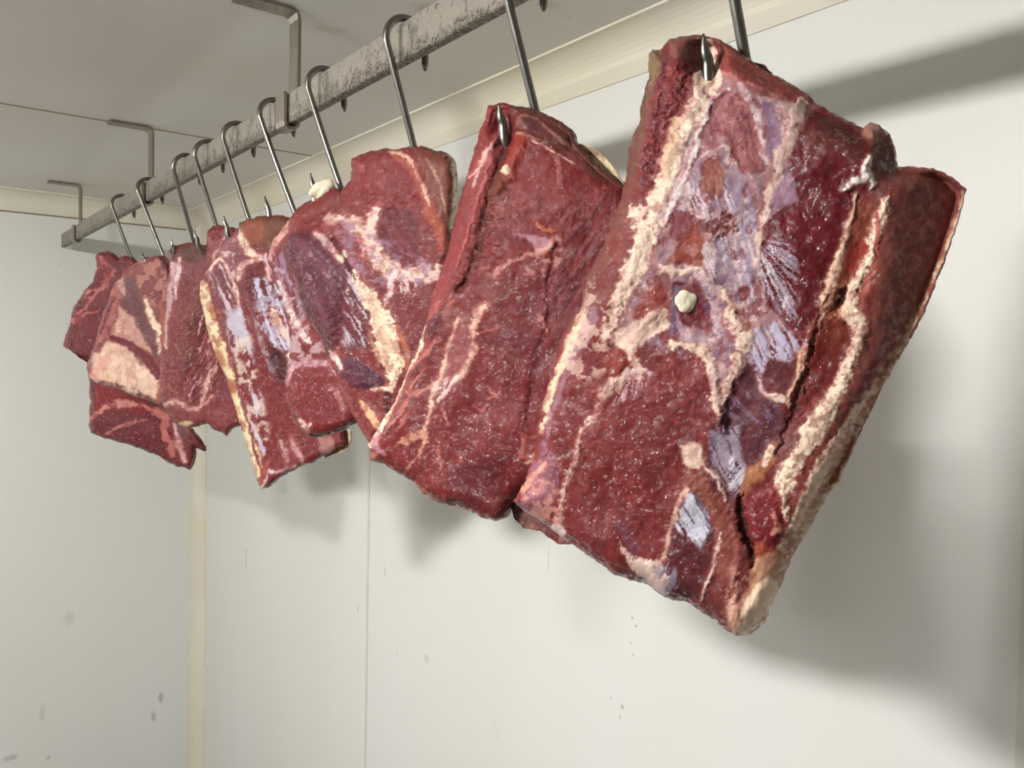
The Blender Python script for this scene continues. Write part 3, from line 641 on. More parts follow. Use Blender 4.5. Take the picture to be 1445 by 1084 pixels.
    p.poly([(970,692),(990,700),(1004,748),(988,772),(970,748),(952,740)], (118, 112, 130), amp=5, wet=.6); p.fib([(970,692),(990,700),(1004,748),(988,774),(950,742)], (200, 198, 212), 62, 2.6, 60, .5, .85)
    p.line([(974,672),(992,690),(1008,716),(1022,748),(1024,790),(1030,840),(1040,880)], [18,22,24,28,26,28,26], (142, 84, 74), soft=3, amp=4, h=.003)
    p.line([(1018,755),(1010,785),(1003,812),(990,845)], [6,5,5,4], (206, 178, 168), soft=1.2, amp=3, h=.002); p.line([(970,690),(955,718),(945,748),(936,785),(918,818)], [8,7,6,6,6], (206, 168, 150), amp=4)
    p.poly([(1035,860),(1008,872),(985,858),(1005,815),(1022,810),(1038,835)], (120, 62, 60), amp=4)
    p.line([(1092,632),(1078,655),(1062,672),(1048,696)], [12,18,20,10], (172, 118, 82), soft=4, amp=4); p.line([(1088,632),(1080,655)], [10,8], (224, 200, 176), amp=2)
    p.poly([(1062,690),(1096,690),(1104,712),(1106,755),(1092,775),(1070,785),(1056,745),(1054,710)], (128, 40, 48), soft=3, amp=4, h=.003)
    p.blob(1078, 778, 18, 10, (176, 92, 72), 0, amp=4, soft=5)
    p.line([(1092,728),(1098,745),(1090,752)], [6,10,5], (206, 146, 128), amp=3)
    p.line([(1046,700),(1044,722),(1050,750),(1058,775),(1062,800)], [5,10,10,9,4], (72, 36, 36), soft=2, amp=4, h=-.006, wet=.9)
    p.line([(1035,745),(1042,780),(1036,830),(1040,870)], [10,12,12,10], (150, 88, 84), amp=3, h=.002)
    p.poly([(1060,790),(1100,775),(1108,800),(1098,835),(1088,865),(1066,900),(1035,900),(1022,870),(1040,850),(1058,826)], (196, 150, 122), soft=4, amp=5)
    p.poly([(1056,835),(1080,812),(1098,822),(1088,862),(1066,888),(1042,898),(1045,868)], (228, 202, 176), soft=3, amp=5, h=.002)
    p.mottle([(1030,800),(1060,800),(1050,880),(1015,880)], (204, 150, 136), 8, .56, .7); p.line([(1036,842),(1028,860),(1030,875)], [8,6,4], (216, 178, 166), amp=4)
    # lower left fat of the tenderloin
    p.poly([(866,732),(893,746),(906,777),(895,790),(880,765)], (122, 72, 86), amp=4, soft=3)
    p.poly([(873,765),(886,778),(905,790),(930,790),(948,818),(938,843),(915,828),(892,808)], (206, 178, 168), amp=6, sc=8, soft=2, h=.002); p.fib([(920,795),(955,800),(962,830),(935,843)], (146, 140, 162), 110, 3, 40, .45, .8)
    p.line([(800,762),(850,800),(910,830),(968,856),(1010,884)], 5, (150, 92, 86), amp=2, al=.6)
def side1(p):
    # the loin's right side really falls away behind the crease
    cr = catmull([(1262,240),(1250,300),(1238,360),(1226,420),(1212,480),(1190,548),(1160,610),(1130,660),(1112,720),(1102,790),(1085,850)], 5)
    return cr
_p1 = paint1
def paint1(p):
    _p1(p)
    cr = side1(p); d, _ = seg_dist(p.x, p.y, cr)
    # side sign: right of the crease
    cx = np.interp(p.y, cr[:, 1], cr[:, 0]); r = np.clip(p.x-cx, 0, None)
    p.h -= .0265*sstep(0, 95, r)*np.clip(1-sstep(780, 900, p.y), 0, 1)
    # end of the top shoulder drops back
    p.h -= .012*np.exp(-(p.d/26)**2)*sstep(1000, 1060, p.x)*sstep(330, 200, p.y)
m, P0 = cut(1, 'loin_of_meat', 'nearest and largest slab of raw meat, white fat bands and bluish sinew on it', 
    top=[(915,77),(920,69),(932,71),(945,55),(965,50),(985,49),(1002,52),(1018,56),(1040,72),(1075,95),(1105,112),(1138,130),(1150,143),(1175,158),(1200,172),(1218,180),(1230,172),(1243,178),(1256,188),(1263,210),(1268,235),(1290,235),(1320,238),(1341,248),(1363,266)],
    right=[(1363,266),(1358,292),(1350,320),(1335,364),(1318,408),(1306,440),(1292,466),(1273,499),(1247,546),(1216,608),(1185,679),(1173,692),(1145,741),(1116,790),(1101,830),(1092,849),(1079,878),(1061,896)],
    bottom=[(724,708),(740,722),(764,736),(800,763),(831,785),(866,810),(888,819),(910,823),(933,839),(950,848),(968,850),(986,861),(1008,876),(1026,890),(1040,899),(1061,896)],
    left=[(915,77),(915,109),(904,150),(902,175),(894,188),(886,213),(884,246),(877,275),(865,312),(852,345),(836,375),(823,411),(818,440),(795,470),(781,517),(770,556),(760,588),(757,610),(752,640),(744,670),(736,688),(724,708)],
    step=1.6, front=.026, back=.024, rim=.018, base=(126, 50, 52), seed=11, paint=paint1)
def near(p, h, wet=.35):
    p.w[:] = wet
lump('fat_lump', 967, 425, None, 15, 16, 6, (232, 222, 196), m, 3, .1, 0, P0, NF, .027)
slab('edge_scrap', P0, NF, parent=m, top=[(728,607),(740,609),(752,612),(765,606)], right=[(765,606),(768,640),(758,664)], bottom=[(728,650),(740,655),(748,661),(758,664)], left=[(728,607),(736,622),(731,640),(728,650)], step=1.6, front=.012, back=.004, rim=.006, base=(146, 74, 70), seed=14, paint=lambda p: p.line([(730,650),(745,655),(755,640)], 4, (210, 170, 150)))
slab('rear_scrap', P0, NF, parent=m, top=[(1050,84),(1064,88),(1078,90),(1090,103)], right=[(1090,103),(1092,118)], bottom=[(1050,100),(1070,112),(1092,118)], left=[(1050,84),(1050,100)], step=1.6, front=-.008, back=.016, rim=.006, base=(88, 78, 66), seed=15, paint=lambda p: None)
# ---- 2
def paint2(p):
    p.fib([(700,330),(870,270),(840,400),(740,640),(640,690),(560,640),(640,500)], (104, 32, 40), 110, 10, 80, .54, .5)
    p.poly([(689,149),(712,170),(700,230),(680,300),(655,370),(625,430),(600,500),(570,560),(540,620),(519,626),(545,585),(577,520),(597,466),(610,414),(640,324),(664,235)], (142, 62, 66), soft=6, amp=5, wet=.85)
    p.fib([(600,430),(640,420),(610,500),(570,600),(535,620),(560,560)], (80, 26, 34), -48, 9, 50, .52, .8, h=.002, wet=.5); p.fib([(600,430),(640,420),(610,500),(570,600),(535,620),(560,560)], (190, 120, 112), -52, 4, 60, .64, .8)
    p.line([(712,172),(706,190),(690,210),(680,232),(668,262)], [7,7,5,5,3], (206, 176, 176), soft=1.2, amp=3, h=.003, wet=.3)
    p.line([(688,212),(672,240),(662,250)], [5,4,3], (206, 160, 150), amp=3)
    p.line([(732,190),(718,205),(704,235),(694,268),(684,310),(674,352),(664,385),(645,412)], [10,9,9,8,14,16,12,8], (88, 40, 42), soft=5, amp=5, h=-.0035, wet=.9)
    p.mottle([(690,270),(720,300),(700,380),(650,400),(665,340)], (150, 92, 88), 6, .58, .7, h=.0015, wet=1.)
    p.line([(700,190),(690,230),(676,280),(660,330),(645,375)], [6,5,4,4,3], (172, 96, 96), amp=4, h=.002)
    p.poly([(726,190),(748,192),(742,215),(730,238),(735,258),(712,262),(706,245),(716,222)], (146, 58, 42), soft=3, amp=3, h=.005, wet=.4)
    p.poly([(696,245),(718,250),(716,268),(700,282),(692,300),(686,275)], (116, 62, 48), soft=3, amp=3, h=.004, wet=.7)
    p.poly([(706,242),(714,231),(721,240),(723,246),(710,246)], (232, 204, 176), soft=1, amp=2, h=.004)
    # turned-away top, its shade painted in as dark brown
    p.poly([(722,150),(748,150),(768,158),(798,174),(817,202),(850,228),(882,262),(850,258),(812,232),(790,216),(765,196),(745,190),(730,176)], (104, 62, 56), soft=3, amp=3, wet=.3)
    p.poly([(731,168),(742,164),(770,176),(788,194),(762,192),(742,186)], (108, 62, 66), soft=2, amp=3, wet=.2)
    p.line([(730,178),(733,166),(742,163),(766,174),(790,196),(812,212)], [3,4,3,3,4,5], (168, 124, 112), amp=2)
    p.line([(728,188),(742,190),(760,198)], 4, (176, 130, 112), amp=2, h=.002)
    p.line([(751,198),(775,211),(795,222),(811,230)], [3,2.2,2.2,3], (226, 180, 168), soft=1, amp=1.5, wet=.6)  # pale stroke: a highlight painted where the top meets the face
    p.poly([(795,212),(830,222),(828,245),(812,234)], (132, 76, 74), amp=3, soft=3)
    p.line([(786,222),(790,240),(787,258)], [10,8,4], (176, 112, 108), amp=5, al=.8)
    p.mottle([(720,220),(820,240),(860,280),(800,340),(720,330),(715,270)], (152, 82, 84), 9, .55, .55, wet=.8)
    p.poly([(728,329),(745,330),(768,336),(782,342),(776,352),(766,362),(757,352),(752,342)], (170, 126, 140), soft=1.5, amp=4, wet=.1)
    p.line([(760,317),(772,325),(784,330),(780,345),(768,358)], [6,7,5,5,6], (176, 104, 76), amp=3, h=.002)
    p.line([(697,391),(708,378),(728,368),(748,360),(770,350),(785,340)], [5,6,4,5,6,8], (196, 146, 140), amp=5, h=.001); p.mottle([(770,330),(810,350),(800,380),(740,390),(735,365)], (190, 136, 130), 8, .57, .7)
    p.fib([(790,290),(870,270),(850,360),(800,440),(770,480),(760,420)], (84, 26, 34), 125, 6, 40, .56, .6, h=.001, wet=.7)
    p.line([(786,330),(780,370),(772,410),(775,452),(762,490),(750,530),(744,590)], [4,3,4,7,8,8,8], (96, 30, 38), amp=5, h=-.0016, soft=4)
    # fat streaks
    p.line([(690,430),(676,442),(667,465),(668,490),(655,522),(636,541)], [6,10,8,6,10,8], (212, 172, 152), soft=2, amp=4, h=.001)
    p.line([(647,452),(638,475),(631,500),(622,535),(612,556),(606,588),(598,605)], [6,7,6,9,9,4,5], (214, 180, 160), soft=2, amp=4, h=.001)
    p.poly([(648,452),(665,450),(668,495),(640,540),(622,540),(632,495)], (156, 96, 96), amp=4, al=.75)
    p.fib([(610,540),(660,520),(640,550),(615,570)], (216, 190, 186), -60, 3, 30, .5, .8)
    p.line([(562,628),(576,618),(592,612),(600,622),(590,640),(574,664)], [6,8,12,6,4,4], (196, 146, 124), amp=5)
    p.line([(575,552),(590,555),(615,540)], [6,8,5], (190, 128, 116), amp=3); p.line([(580,520),(600,500),(622,478)], [5,7,4], (170, 100, 92), amp=4)
    p.line([(600,462),(590,500),(575,524),(560,560),(545,588),(530,608),(521,625)], [3,3,4,6,8,14,16], (230, 212, 180), soft=1.2, amp=2.5, h=.003, wet=.2)
    p.line([(533,610),(528,628),(540,640)], [8,12,6], (176, 126, 136), amp=3)
    for q in (((625,575),(630,600)),((618,630),(622,665)),((692,548),(700,560),(688,566)),((668,575),(680,580),(690,572)),((672,470),(705,462)),((760,445),(772,470))): p.line(q, 3.4, (186, 116, 110), amp=4, h=.001)
    p.mottle([(600,600),(720,560),(700,720),(620,700)], (140, 64, 62), 10, .62, .5)
    p.line([(519,640),(545,660),(590,690),(625,712),(670,725),(700,735),(716,728)], [12,10,9,9,10,9,9], (166, 98, 82), soft=3, amp=3, h=.001)
    p.poly([(640,660),(715,640),(715,715),(660,705)], (84, 30, 38), soft=14, amp=6, al=.6)
    p.h -= .012*np.exp(-(p.d/34)**2)*sstep(725, 760, p.x)*sstep(330, 230, p.y)
m, P0 = cut(2, 'loin_of_meat', 'second cut from the right, plain deep red slab tucked behind the nearest one',
    top=[(689,149),(701,147),(712,145),(730,150),(748,152),(766,159),(784,167),(798,176),(809,185),(816,203),(830,218),(852,238),(880,262)],
    right=[(880,262),(896,300),(900,360),(892,430),(876,500),(856,560),(830,610),(796,650),(758,676),(735,696),(722,714),(715,731)],
    bottom=[(519,627),(523,640),(521,650),(542,656),(565,670),(584,680),(597,698),(623,712),(652,717),(678,730),(700,736),(715,731)],
    left=[(689,149),(682,175),(678,182),(669,210),(663,235),(651,275),(644,298),(639,324),(632,356),(610,414),(597,468),(577,520),(561,559),(545,585),(529,611),(519,627)],
    step=1.6, front=.022, back=.022, rim=.016, base=(122, 44, 48), seed=21, paint=paint2)
slab('fat_cap', P0, NF, parent=m, top=[(818,202),(832,206),(848,216),(864,234),(880,256)], right=[(880,256),(888,290),(884,320)], bottom=[(824,232),(845,262),(865,292),(884,320)], left=[(818,202),(824,232)], step=1.8, front=-.006, back=.022, rim=.008, base=(222, 208, 172), seed=23, paint=lambda p: None)['label'] = 'cream fat layer showing behind the top right edge'
slab('hanging_flap', P0, NF, parent=m, top=[(790,450),(860,440),(935,450)], right=[(935,450),(940,560),(930,700),(915,765)], bottom=[(719,716),(726,732),(740,746),(762,750),(776,760),(789,769),(815,768),(860,772),(915,765)], left=[(790,450),(770,540),(745,640),(722,700),(719,716)], step=2.0, front=-.004, back=.018, rim=.008, base=(104, 80, 76), seed=13, paint=lambda p: p.mottle([(710,700),(800,700),(800,775),(710,775)], (156, 116, 102), 8, .57, .7))['label'] = 'grey-brown flap hanging behind the lower right corner'
# ---- 3
def paint3(p):
    p.poly([(496,224),(520,214),(560,208),(600,206),(600,300),(560,300),(520,290),(490,290)], (130, 56, 60), soft=6, amp=6, wet=.8, h=.003)
    p.mottle([(500,220),(600,215),(590,300),(500,300)], (164, 98, 100), 8, .6, .6, h=.0012, wet=.9)
    p.poly([(536,290),(582,300),(598,350),(586,378),(556,368),(530,338),(540,300)], (100, 40, 48), amp=5, wet=.8); p.fib([(536,290),(582,300),(598,350),(586,378),(556,368)], (136, 70, 74), 60, 4, 30, .55, .7)
    p.blob(510, 332, 11, 12, (140, 60, 56), 0, amp=3); p.blob(482, 322, 10, 9, (136, 62, 62), 0, amp=3)
    p.line([(462,302),(480,308),(500,320),(520,338),(530,362),(552,380),(580,386),(604,384),(624,392)], [10,14,18,20,22,22,18,24,26], (214, 184, 170), soft=3, amp=8, sc=10, h=.002, wet=.8)
    p.line([(532,296),(524,315),(522,340)], [10,12,14], (214, 184, 172), amp=5); p.line([(556,380),(550,410),(544,430)], [12,8,4], (212, 190, 190), amp=5)
    p.fib([(540,385),(620,385),(600,420),(560,420)], (214, 190, 186), 80, 3.5, 24, .52, .8); p.mottle([(470,300),(530,330),(620,380),(610,410),(520,400),(480,360)], (150, 120, 146), 9, .6, .7)
    p.line([(556,216),(574,230),(590,252),(600,280),(610,305),(624,335),(630,355)], [10,12,12,14,16,16,10], (166, 90, 74), soft=3, amp=3, h=.003, wet=.7); p.line([(552,213),(575,222),(596,262),(606,290)], [4,5,4,4], (216, 176, 156), amp=3)
    p.poly([(580,207),(620,212),(634,220),(642,262),(638,310),(628,320),(610,275),(594,235)], (126, 78, 66), soft=3, amp=3, wet=.3); p.line([(602,225),(618,255),(628,295),(636,330)], [3,3,3,3], (190, 150, 130), amp=3)
    p.line([(634,216),(643,250),(642,290),(637,320)], [5,8,9,6], (206, 190, 158), amp=2, soft=2)
    p.poly([(545,420),(600,400),(625,395),(600,480),(570,540),(552,470)], (120, 48, 52), amp=5, soft=3)
    # big ragged fat strip
    p.line([(496,384),(508,408),(524,428),(536,450),(543,472),(548,497),(556,518),(552,545)], [12,18,22,30,32,36,28,10], (230, 206, 178), soft=2, amp=6, sc=8, h=.004, wet=.5)
    p.fib([(500,390),(540,440),(575,520),(550,550),(520,480)], (186, 150, 128), 60, 5, 26, .58, .6, h=.0015); p.line([(484,412),(500,405),(512,410)], [4,6,4], (226, 204, 180), amp=3)
    p.line([(560,460),(572,490),(575,520)], [6,8,6], (176, 104, 76), amp=3); p.line([(512,540),(530,546),(552,552)], [5,9,6], (226, 200, 176), amp=3, h=.003)
    # shiny muscle and purple one under it
    p.poly([(398,346),(410,330),(440,325),(462,342),(486,368),(492,398),(484,440),(480,478),(466,506),(440,470),(427,432),(422,395)], (92, 46, 60), soft=3, amp=4, wet=.9, h=.007, hs=22)
    p.fib([(410,335),(470,350),(490,400),(480,470),(450,460),(428,400)], (118, 74, 92), 65, 7, 50, .55, .6, wet=1., h=.0012); p.mottle([(420,350),(480,370),(480,415),(430,410)], (176, 156, 166), 6, .68, .5, wet=1.)
    p.line([(446,330),(462,345),(478,362)], [7,8,6], (190, 160, 164), amp=3); p.line([(476,362),(484,368),(486,356)], [6,9,5], (220, 198, 178), amp=2, h=.003)
    p.poly([(468,500),(505,508),(538,528),(542,544),(505,549),(478,530)], (90, 48, 70), soft=2, amp=4, wet=.7, h=.004)
    p.poly([(486,370),(498,400),(520,440),(520,490),(490,500),(482,470),(490,420)], (104, 52, 62), amp=5, wet=.6); p.fib([(486,370),(520,440),(515,490),(485,490)], (190, 180, 196), 60, 3, 34, .6, .8)
    p.line([(468,508),(478,534),(492,572),(508,600),(520,620)], [5,8,10,12,10], (150, 70, 72), amp=3, h=.003); p.line([(464,498),(474,505),(482,520)], [8,8,5], (216, 196, 190), amp=3)
    p.poly([(500,552),(548,556),(552,590),(530,610),(505,580)], (128, 46, 48), amp=4); p.line([(508,566),(520,582),(532,600)], [5,12,10], (214, 170, 132), amp=3); p.line([(545,560),(550,590)], [12,10], (92, 36, 36), amp=3)
    p.line([(423,395),(428,432),(444,468),(464,504)], [5,6,6,5], (64, 28, 32), amp=2, h=-.003)  # dark stroke: painted shadow along the shiny muscle's left contour
    p.line([(470,338),(480,352),(492,372),(502,395)], [4,4,4,3], (72, 30, 36), amp=3, h=-.003)
cut(3, 'cut_of_meat', 'third cut from the right, with a ragged cream fat strip and a shiny purple muscle',
    top=[(496,224),(508,218),(519,214),(542,209),(560,211),(577,207),(597,206),(612,211),(632,216)],
    right=[(632,216),(642,230),(644,259),(641,304),(640,350),(628,420),(612,490),(590,550),(570,590),(554,612)],
    bottom=[(523,628),(530,622),(545,618),(554,612)],
    left=[(496,224),(495,254),(482,270),(464,297),(450,317),(425,323),(402,332),(397,347),(404,372),(421,400),(428,438),(452,474),(465,508),(477,536),(492,575),(511,609),(523,628)],
    step=1.35, front=.022, back=.018, rim=.016, base=(124, 48, 52), seed=31, paint=paint3)
# ---- 4
def paint4(p):
    p.poly([(408,300),(430,286),(455,284),(470,290),(462,305),(440,318),(415,322)], (132, 58, 54), amp=4, wet=.8, h=.003)
    p.line([(404,312),(398,330),(386,345),(380,365)], [8,10,8,5], (206, 156, 146), amp=4)
    p.mottle([(380,330),(420,330),(430,440),(470,520),(400,520),(385,400)], (186, 158, 166), 12, .56, .8, wet=.8); p.fib([(380,340),(410,350),(430,450),(400,440)], (150, 140, 168), 75, 4, 40, .5, .7)
    p.line([(396,400),(404,430),(420,460),(436,480)], [8,8,10,8], (216, 196, 196), amp=5, wet=1.)
    p.poly([(404,545),(430,515),(470,510),(500,560),(500,602),(470,612),(435,614),(415,590)], (128, 48, 54), soft=4, amp=5, h=.004, wet=.4)
    p.line([(404,540),(410,522),(430,512),(460,512),(480,530),(492,560)], [8,8,6,8,6,4], (190, 150, 160), amp=5); p.line([(425,595),(432,605),(438,598)], [8,8,4], (216, 180, 170), amp=3); p.line([(462,545),(472,552),(486,580)], [5,7,8], (176, 120, 124), amp=5)
    p.line([(420,614),(450,616),(480,608),(500,598)], 4, (90, 56, 60), amp=1)
m, P0 = cut(4, 'cut_of_meat', 'fourth cut from the right, rounded lower end, a white knob of fat on top',
    top=[(404,316),(415,299),(430,286),(442,281),(456,270),(474,264),(486,268)],
    right=[(486,268),(505,300),(522,380),(528,450),(522,520),(512,570),(502,598)],
    bottom=[(424,608),(437,617),(455,617),(470,612),(486,606),(502,598)],
    left=[(404,316),(386,337),(376,362),(386,390),(398,420),(404,450),(410,482),(408,510),(402,535),(404,562),(412,588),(424,608)],
    step=1.35, front=.018, back=.016, rim=.014, base=(126, 52, 58), seed=41, paint=paint4)
lump('fat_knob', 455, 268, None, 20, 12, 12, (228, 216, 190), m, 5, .1, -22, P0, NF, .006)
# ---- 5
def paint5(p):
    p.poly([(338,308),(372,304),(412,304),(412,330),(380,345),(340,345)], (112, 76, 54), amp=4, wet=.4); p.poly([(342,312),(368,310),(376,330),(360,345),(342,340)], (146, 84, 62), amp=4)
    p.line([(336,330),(344,346),(358,358),(368,362)], [10,9,8,6], (220, 196, 176), amp=4, wet=.8)
    p.poly([(338,372),(360,364),(376,368),(382,392),(384,420),(372,440),(352,420),(336,396)], (104, 36, 44), amp=4, wet=.7, h=.004)
    p.line([(336,392),(340,378),(360,366),(375,370),(382,395)], [8,7,4,4,4], (216, 180, 172), amp=3); p.fib([(350,395),(378,390),(380,420),(360,420)], (190, 190, 210), 60, 4, 30, .5, .85)
    p.mottle([(360,420),(410,400),(420,520),(380,530),(360,470)], (170, 160, 180), 11, .52, .85, wet=.9); p.fib([(365,410),(400,400),(420,480),(400,500),(375,470)], (204, 206, 220), 68, 4, 40, .56, .8)
    p.line([(386,440),(398,465),(414,480),(412,500),(404,520)], [8,12,16,16,10], (216, 192, 172), amp=5, h=.002)
    p.poly([(376,480),(402,500),(408,528),(396,538),(380,515)], (76, 30, 36), amp=4, h=-.004, soft=4)
    p.line([(395,330),(405,370),(412,410)], [14,18,16], (122, 52, 62), amp=3); p.line([(376,362),(390,385),(402,400)], 7, (188, 168, 184), amp=4)
cut(5, 'cut_of_meat', 'fifth cut from the right, brown at its top, bluish sinew patches on its face',
    top=[(338,314),(350,309),(361,306),(380,304),(398,303),(414,308)],
    right=[(414,308),(425,340),(438,400),(442,460),(438,520),(425,550)],
    bottom=[(385,532),(394,540),(405,548),(425,550)],
    left=[(338,314),(336,330),(333,350),(330,372),(334,398),(346,424),(357,450),(364,480),(372,505),(385,532)],
    step=1.3, front=.016, back=.014, rim=.012, base=(118, 50, 58), seed=51, paint=paint5)
# ---- 6
def paint6(p):
    p.poly([(314,340),(345,318),(372,335),(380,400),(330,395),(308,370)], (150, 96, 112), amp=4); p.mottle([(310,345),(370,330),(370,395),(320,395)], (206, 180, 176), 10, .56, .8)
    p.poly([(291,382),(308,368),(318,380),(334,410),(338,440),(322,450),(305,430)], (126, 70, 80), amp=4, wet=.5, h=.004); p.fib([(291,382),(315,372),(338,440),(320,445)], (206, 190, 200), 65, 4, 40, .56, .8)
    p.line([(290,384),(302,370),(313,368),(324,388),(333,412),(338,442)], [5,5,4,4,4,4], (222, 190, 176), amp=3)
    p.fib([(318,440),(345,430),(365,560),(380,640),(360,640),(330,540)], (190, 184, 200), 72, 6, 60, .47, .85, wet=.6); p.mottle([(316,440),(350,430),(385,640),(350,640)], (214, 196, 184), 10, .56, .7)
    p.poly([(345,420),(380,470),(410,540),(440,610),(460,640),(420,662),(388,668),(380,600),(362,520)], (130, 50, 54), soft=5, amp=4, h=.002)
    p.line([(398,625),(405,650)], [5,4], (196, 156, 160), amp=3); p.line([(410,618),(420,640),(428,655)], [5,8,4], (190, 146, 150), amp=3); p.poly([(448,618),(470,615),(472,638),(455,642)], (190, 150, 146), amp=4, al=.7)
    p.line([(372,690),(376,665),(390,668),(420,658)], [6,6,4,4], (196, 170, 170), amp=3)
    # cream fat strip with brown stains down the left edge
    p.line([(286,398),(288,425),(295,458),(306,492),(318,528),(328,560),(338,592),(350,625),(360,655),(368,686)], [10,20,24,22,22,20,22,20,18,12], (230, 206, 166), soft=2, amp=3, h=.004, wet=.25)
    for (x, y, a, b) in ((308,440,7,9),(318,505,7,14),(312,482,5,8),(330,545,8,12),(336,590,6,12),(345,600,7,9),(352,640,5,12)): p.blob(x-6, y, a, b, (176, 112, 72), -20, amp=4, soft=4)
    p.line([(300,410),(310,455),(326,500),(340,560),(354,610),(366,660)], [4,4,4,5,4,4], (132, 70, 66), amp=3); p.line([(360,690),(372,670),(380,650)], [8,10,8], (160, 80, 76), amp=3)
m, P0 = cut(6, 'cut_of_meat', 'long pointed cut with a brown-stained cream fat strip down its left edge',
    top=[(312,346),(325,330),(338,320),(352,316)],
    right=[(352,316),(375,340),(405,400),(440,480),(470,560),(485,605),(489,630)],
    bottom=[(368,692),(378,689),(392,676),(408,667),(423,660),(440,653),(461,642),(476,634),(489,630)],
    left=[(312,346),(306,360),(298,374),(289,384),(283,398),(281,416),(286,438),(294,472),(305,505),(317,528),(327,560),(336,590),(346,622),(355,648),(362,676),(368,692)],
    step=1.35, front=.018, back=.014, rim=.012, base=(128, 54, 60), seed=61, paint=paint6)
slab('fat_cap', P0, NF, parent=m, top=[(460,610),(475,606),(492,606)], right=[(492,606),(494,620),(490,634)], bottom=[(458,646),(475,640),(490,634)], left=[(460,610),(458,646)], step=1.4, front=-.004, back=.014, rim=.006, base=(214, 200, 168), seed=63, paint=lambda p: None)['label'] = 'pale fat showing behind the lower right corner'
# ---- 7
cut(7, 'cut_of_meat', 'small dark red cut, mostly hidden behind the one with the cream fat strip',
    top=[(293,326),(300,319),(316,318),(332,322)], right=[(332,322),(350,400),(360,500),(372,600)], bottom=[(352,606),(362,606),(372,600)],
    left=[(293,326),(291,345),(289,370),(294,400),(306,470),(328,560),(352,606)], step=1.5, front=.014, back=.012, rim=.010, base=(122, 46, 54), seed=71,
    paint=lambda p: (p.mottle([(290,320),(335,320),(340,400),(290,400)], (164, 92, 96), 9, .58, .6), p.line([(318,335),(308,352),(300,372)], [4,5,4], (200, 160, 160))))
# ---- 8
def paint8(p):
    p.poly([(238,350),(290,344),(296,362),(270,372),(240,365)], (98, 62, 50), amp=4, h=-.002)
    p.line([(244,375),(240,410),(236,450),(233,490)], [8,8,6,4], (196, 160, 162), amp=4); p.line([(254,365),(250,395),(248,420)], [5,6,4], (216, 186, 190), amp=3); p.line([(238,360),(236,400)], [6,4], (170, 120, 110), amp=3)
    p.fib([(270,440),(300,400),(320,520),(290,580),(250,570)], (92, 36, 40), 118, 5, 30, .52, .8, h=.002, wet=1.); p.fib([(270,440),(310,430),(315,540),(260,570)], (206, 160, 156), 118, 3, 20, .64, .8)
    p.line([(300,520),(290,548),(284,570)], [5,8,4], (206, 168, 160), amp=4); p.poly([(230,572),(262,566),(295,580),(290,600),(262,606),(236,590)], (130, 60, 64), amp=4)
    p.line([(228,572),(250,568),(275,578),(300,560)], [5,5,5,4], (196, 156, 146), amp=4); p.blob(262, 598, 9, 4, (206, 180, 140), amp=2)
cut(8, 'cut_of_meat', 'brownish red cut left of the cream-striped one, grained and glistening at its lower right',
    top=[(238,354),(248,346),(262,344),(278,341),(290,346),(297,352)], right=[(297,352),(312,400),(328,470),(340,540),(342,600)],
    bottom=[(231,577),(240,590),(252,600),(264,605),(280,602),(293,598),(302,608),(312,609),(319,616),(328,604),(342,600)],
    left=[(238,354),(240,372),(236,400),(234,440),(230,480),(226,520),(225,555),(231,577)], step=1.3, front=.016, back=.012, rim=.012, base=(134, 62, 66), seed=81, paint=paint8)
# ---- 9
def paint9(p):
    p.mottle([(185,365),(240,365),(240,430),(180,430)], (190, 134, 122), 9, .54, .8, wet=.7); p.line([(226,362),(236,380),(240,400)], [6,8,6], (92, 20, 34), amp=2)
    p.poly([(168,392),(190,395),(205,430),(222,470),(228,505),(214,498),(196,470),(176,440)], (110, 72, 78), amp=4, wet=.5); p.line([(162,388),(170,400),(176,415)], [8,9,6], (190, 150, 148), amp=4)
    p.poly([(170,432),(180,442),(200,470),(215,500),(200,492),(178,478),(155,476)], (206, 164, 148), amp=3, h=.002)
    p.poly([(150,480),(180,488),(205,520),(224,535),(222,562),(195,552),(165,542),(136,536),(130,520),(140,500)], (214, 176, 154), amp=4, h=.004, wet=.2)
    p.mottle([(130,490),(225,530),(222,565),(130,540)], (226, 196, 176), 7, .5, .7, h=.001); p.mottle([(150,430),(215,480),(205,500),(150,480)], (184, 128, 120), 7, .55, .7)
    p.line([(158,476),(180,486),(205,505),(222,528)], [8,10,14,14], (118, 34, 46), amp=2, soft=1.5, h=-.001)
    p.line([(206,425),(214,450),(224,470),(226,500)], [5,9,9,4], (226, 206, 178), amp=3); p.line([(150,425),(158,410),(165,418),(150,450),(140,480)], [5,8,10,10,8], (176, 106, 104), amp=4)
    p.line([(160,420),(150,445),(142,470)], [5,6,5], (112, 36, 46), amp=2); p.line([(132,530),(136,522),(150,505)], [8,10,8], (216, 160, 146), amp=4)
    p.line([(228,430),(232,480),(228,540),(222,570)], [8,8,8,8], (170, 100, 90), amp=4)
cut(9, 'cut_of_meat', 'cut with a broad pale pink fat patch crossed by a red stripe',
    top=[(184,372),(196,370),(208,362),(220,361),(232,362),(241,372)], right=[(241,372),(246,420),(248,480),(246,540),(240,575)],
    bottom=[(128,536),(142,543),(160,548),(180,556),(200,563),(218,570),(240,575)],
    left=[(184,372),(172,388),(160,402),(152,424),(143,450),(136,476),(128,502),(122,520),(128,536)], step=1.3, front=.016, back=.014, rim=.012, base=(146, 84, 86), seed=91, paint=paint9)
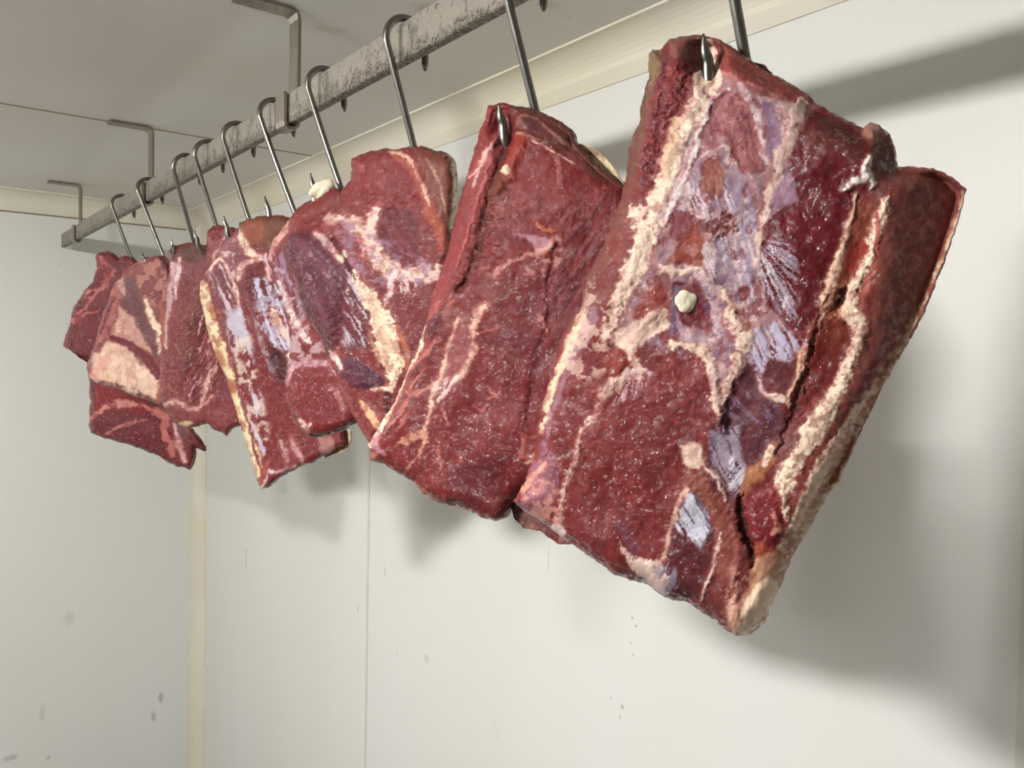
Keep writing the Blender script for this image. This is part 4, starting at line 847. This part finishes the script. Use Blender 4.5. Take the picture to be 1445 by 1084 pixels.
# ---- 10
def paint10(p):
    p.line([(142,365),(160,380),(150,400),(130,420),(110,445)], [5,6,5,6,4], (186, 110, 112), amp=4); p.line([(105,420),(125,412),(145,408)], [4,5,4], (196, 130, 126), amp=3); p.line([(98,455),(118,446),(136,440)], [4,5,4], (190, 110, 106), amp=3)
    p.mottle([(130,360),(200,360),(190,400),(130,400)], (168, 88, 90), 8, .57, .6)
    p.poly([(136,545),(220,560),(240,575),(200,585),(160,575),(136,590)], (138, 26, 32), amp=4); p.line([(128,590),(145,578),(165,570),(195,572),(222,580)], [5,8,7,6,4], (196, 130, 122), amp=4); p.line([(150,612),(175,600),(205,592)], [3,4,3], (190, 120, 118), amp=3)
    p.line([(222,580),(235,590),(232,610),(245,640)], [14,14,10,8], (186, 110, 104), amp=5); p.line([(246,600),(252,625),(262,650)], [6,6,5], (206, 160, 160), amp=3); p.poly([(246,590),(262,585),(268,615),(255,620)], (116, 84, 92), amp=3)
    p.line([(262,602),(275,600)], [6,6], (206, 170, 130), amp=2)
cut(10, 'cut_of_meat', 'farthest cut on the rail, vivid dark red with a ragged lower right tip',
    top=[(134,362),(139,357),(150,354),(160,357),(168,364),(176,361),(186,362),(198,374)],
    right=[(198,374),(225,420),(252,480),(268,540),(268,580),(266,602),(276,612),(288,630),(289,638),(281,634),(274,632),(274,652),(268,664)],
    bottom=[(125,600),(128,612),(151,620),(170,625),(189,630),(205,636),(222,642),(236,652),(248,658),(258,660),(268,664)],
    left=[(134,362),(136,378),(131,398),(118,412),(104,434),(96,462),(89,488),(104,498),(122,506),(126,540),(127,570),(125,600)], step=1.3, front=.018, back=.014, rim=.012, base=(110, 26, 40), seed=101, paint=paint10)
# ------------------------------------------------------------------ render look
w = bpy.data.worlds.new('world'); C.world = w; w.use_nodes = True
w.node_tree.nodes['Background'].inputs[0].default_value = (.05, .05, .05, 1)
C.view_settings.view_transform = 'Standard'; C.view_settings.look = 'None'; C.view_settings.gamma = 1; C.view_settings.use_curve_mapping = False
C.view_settings.exposure = 0.0
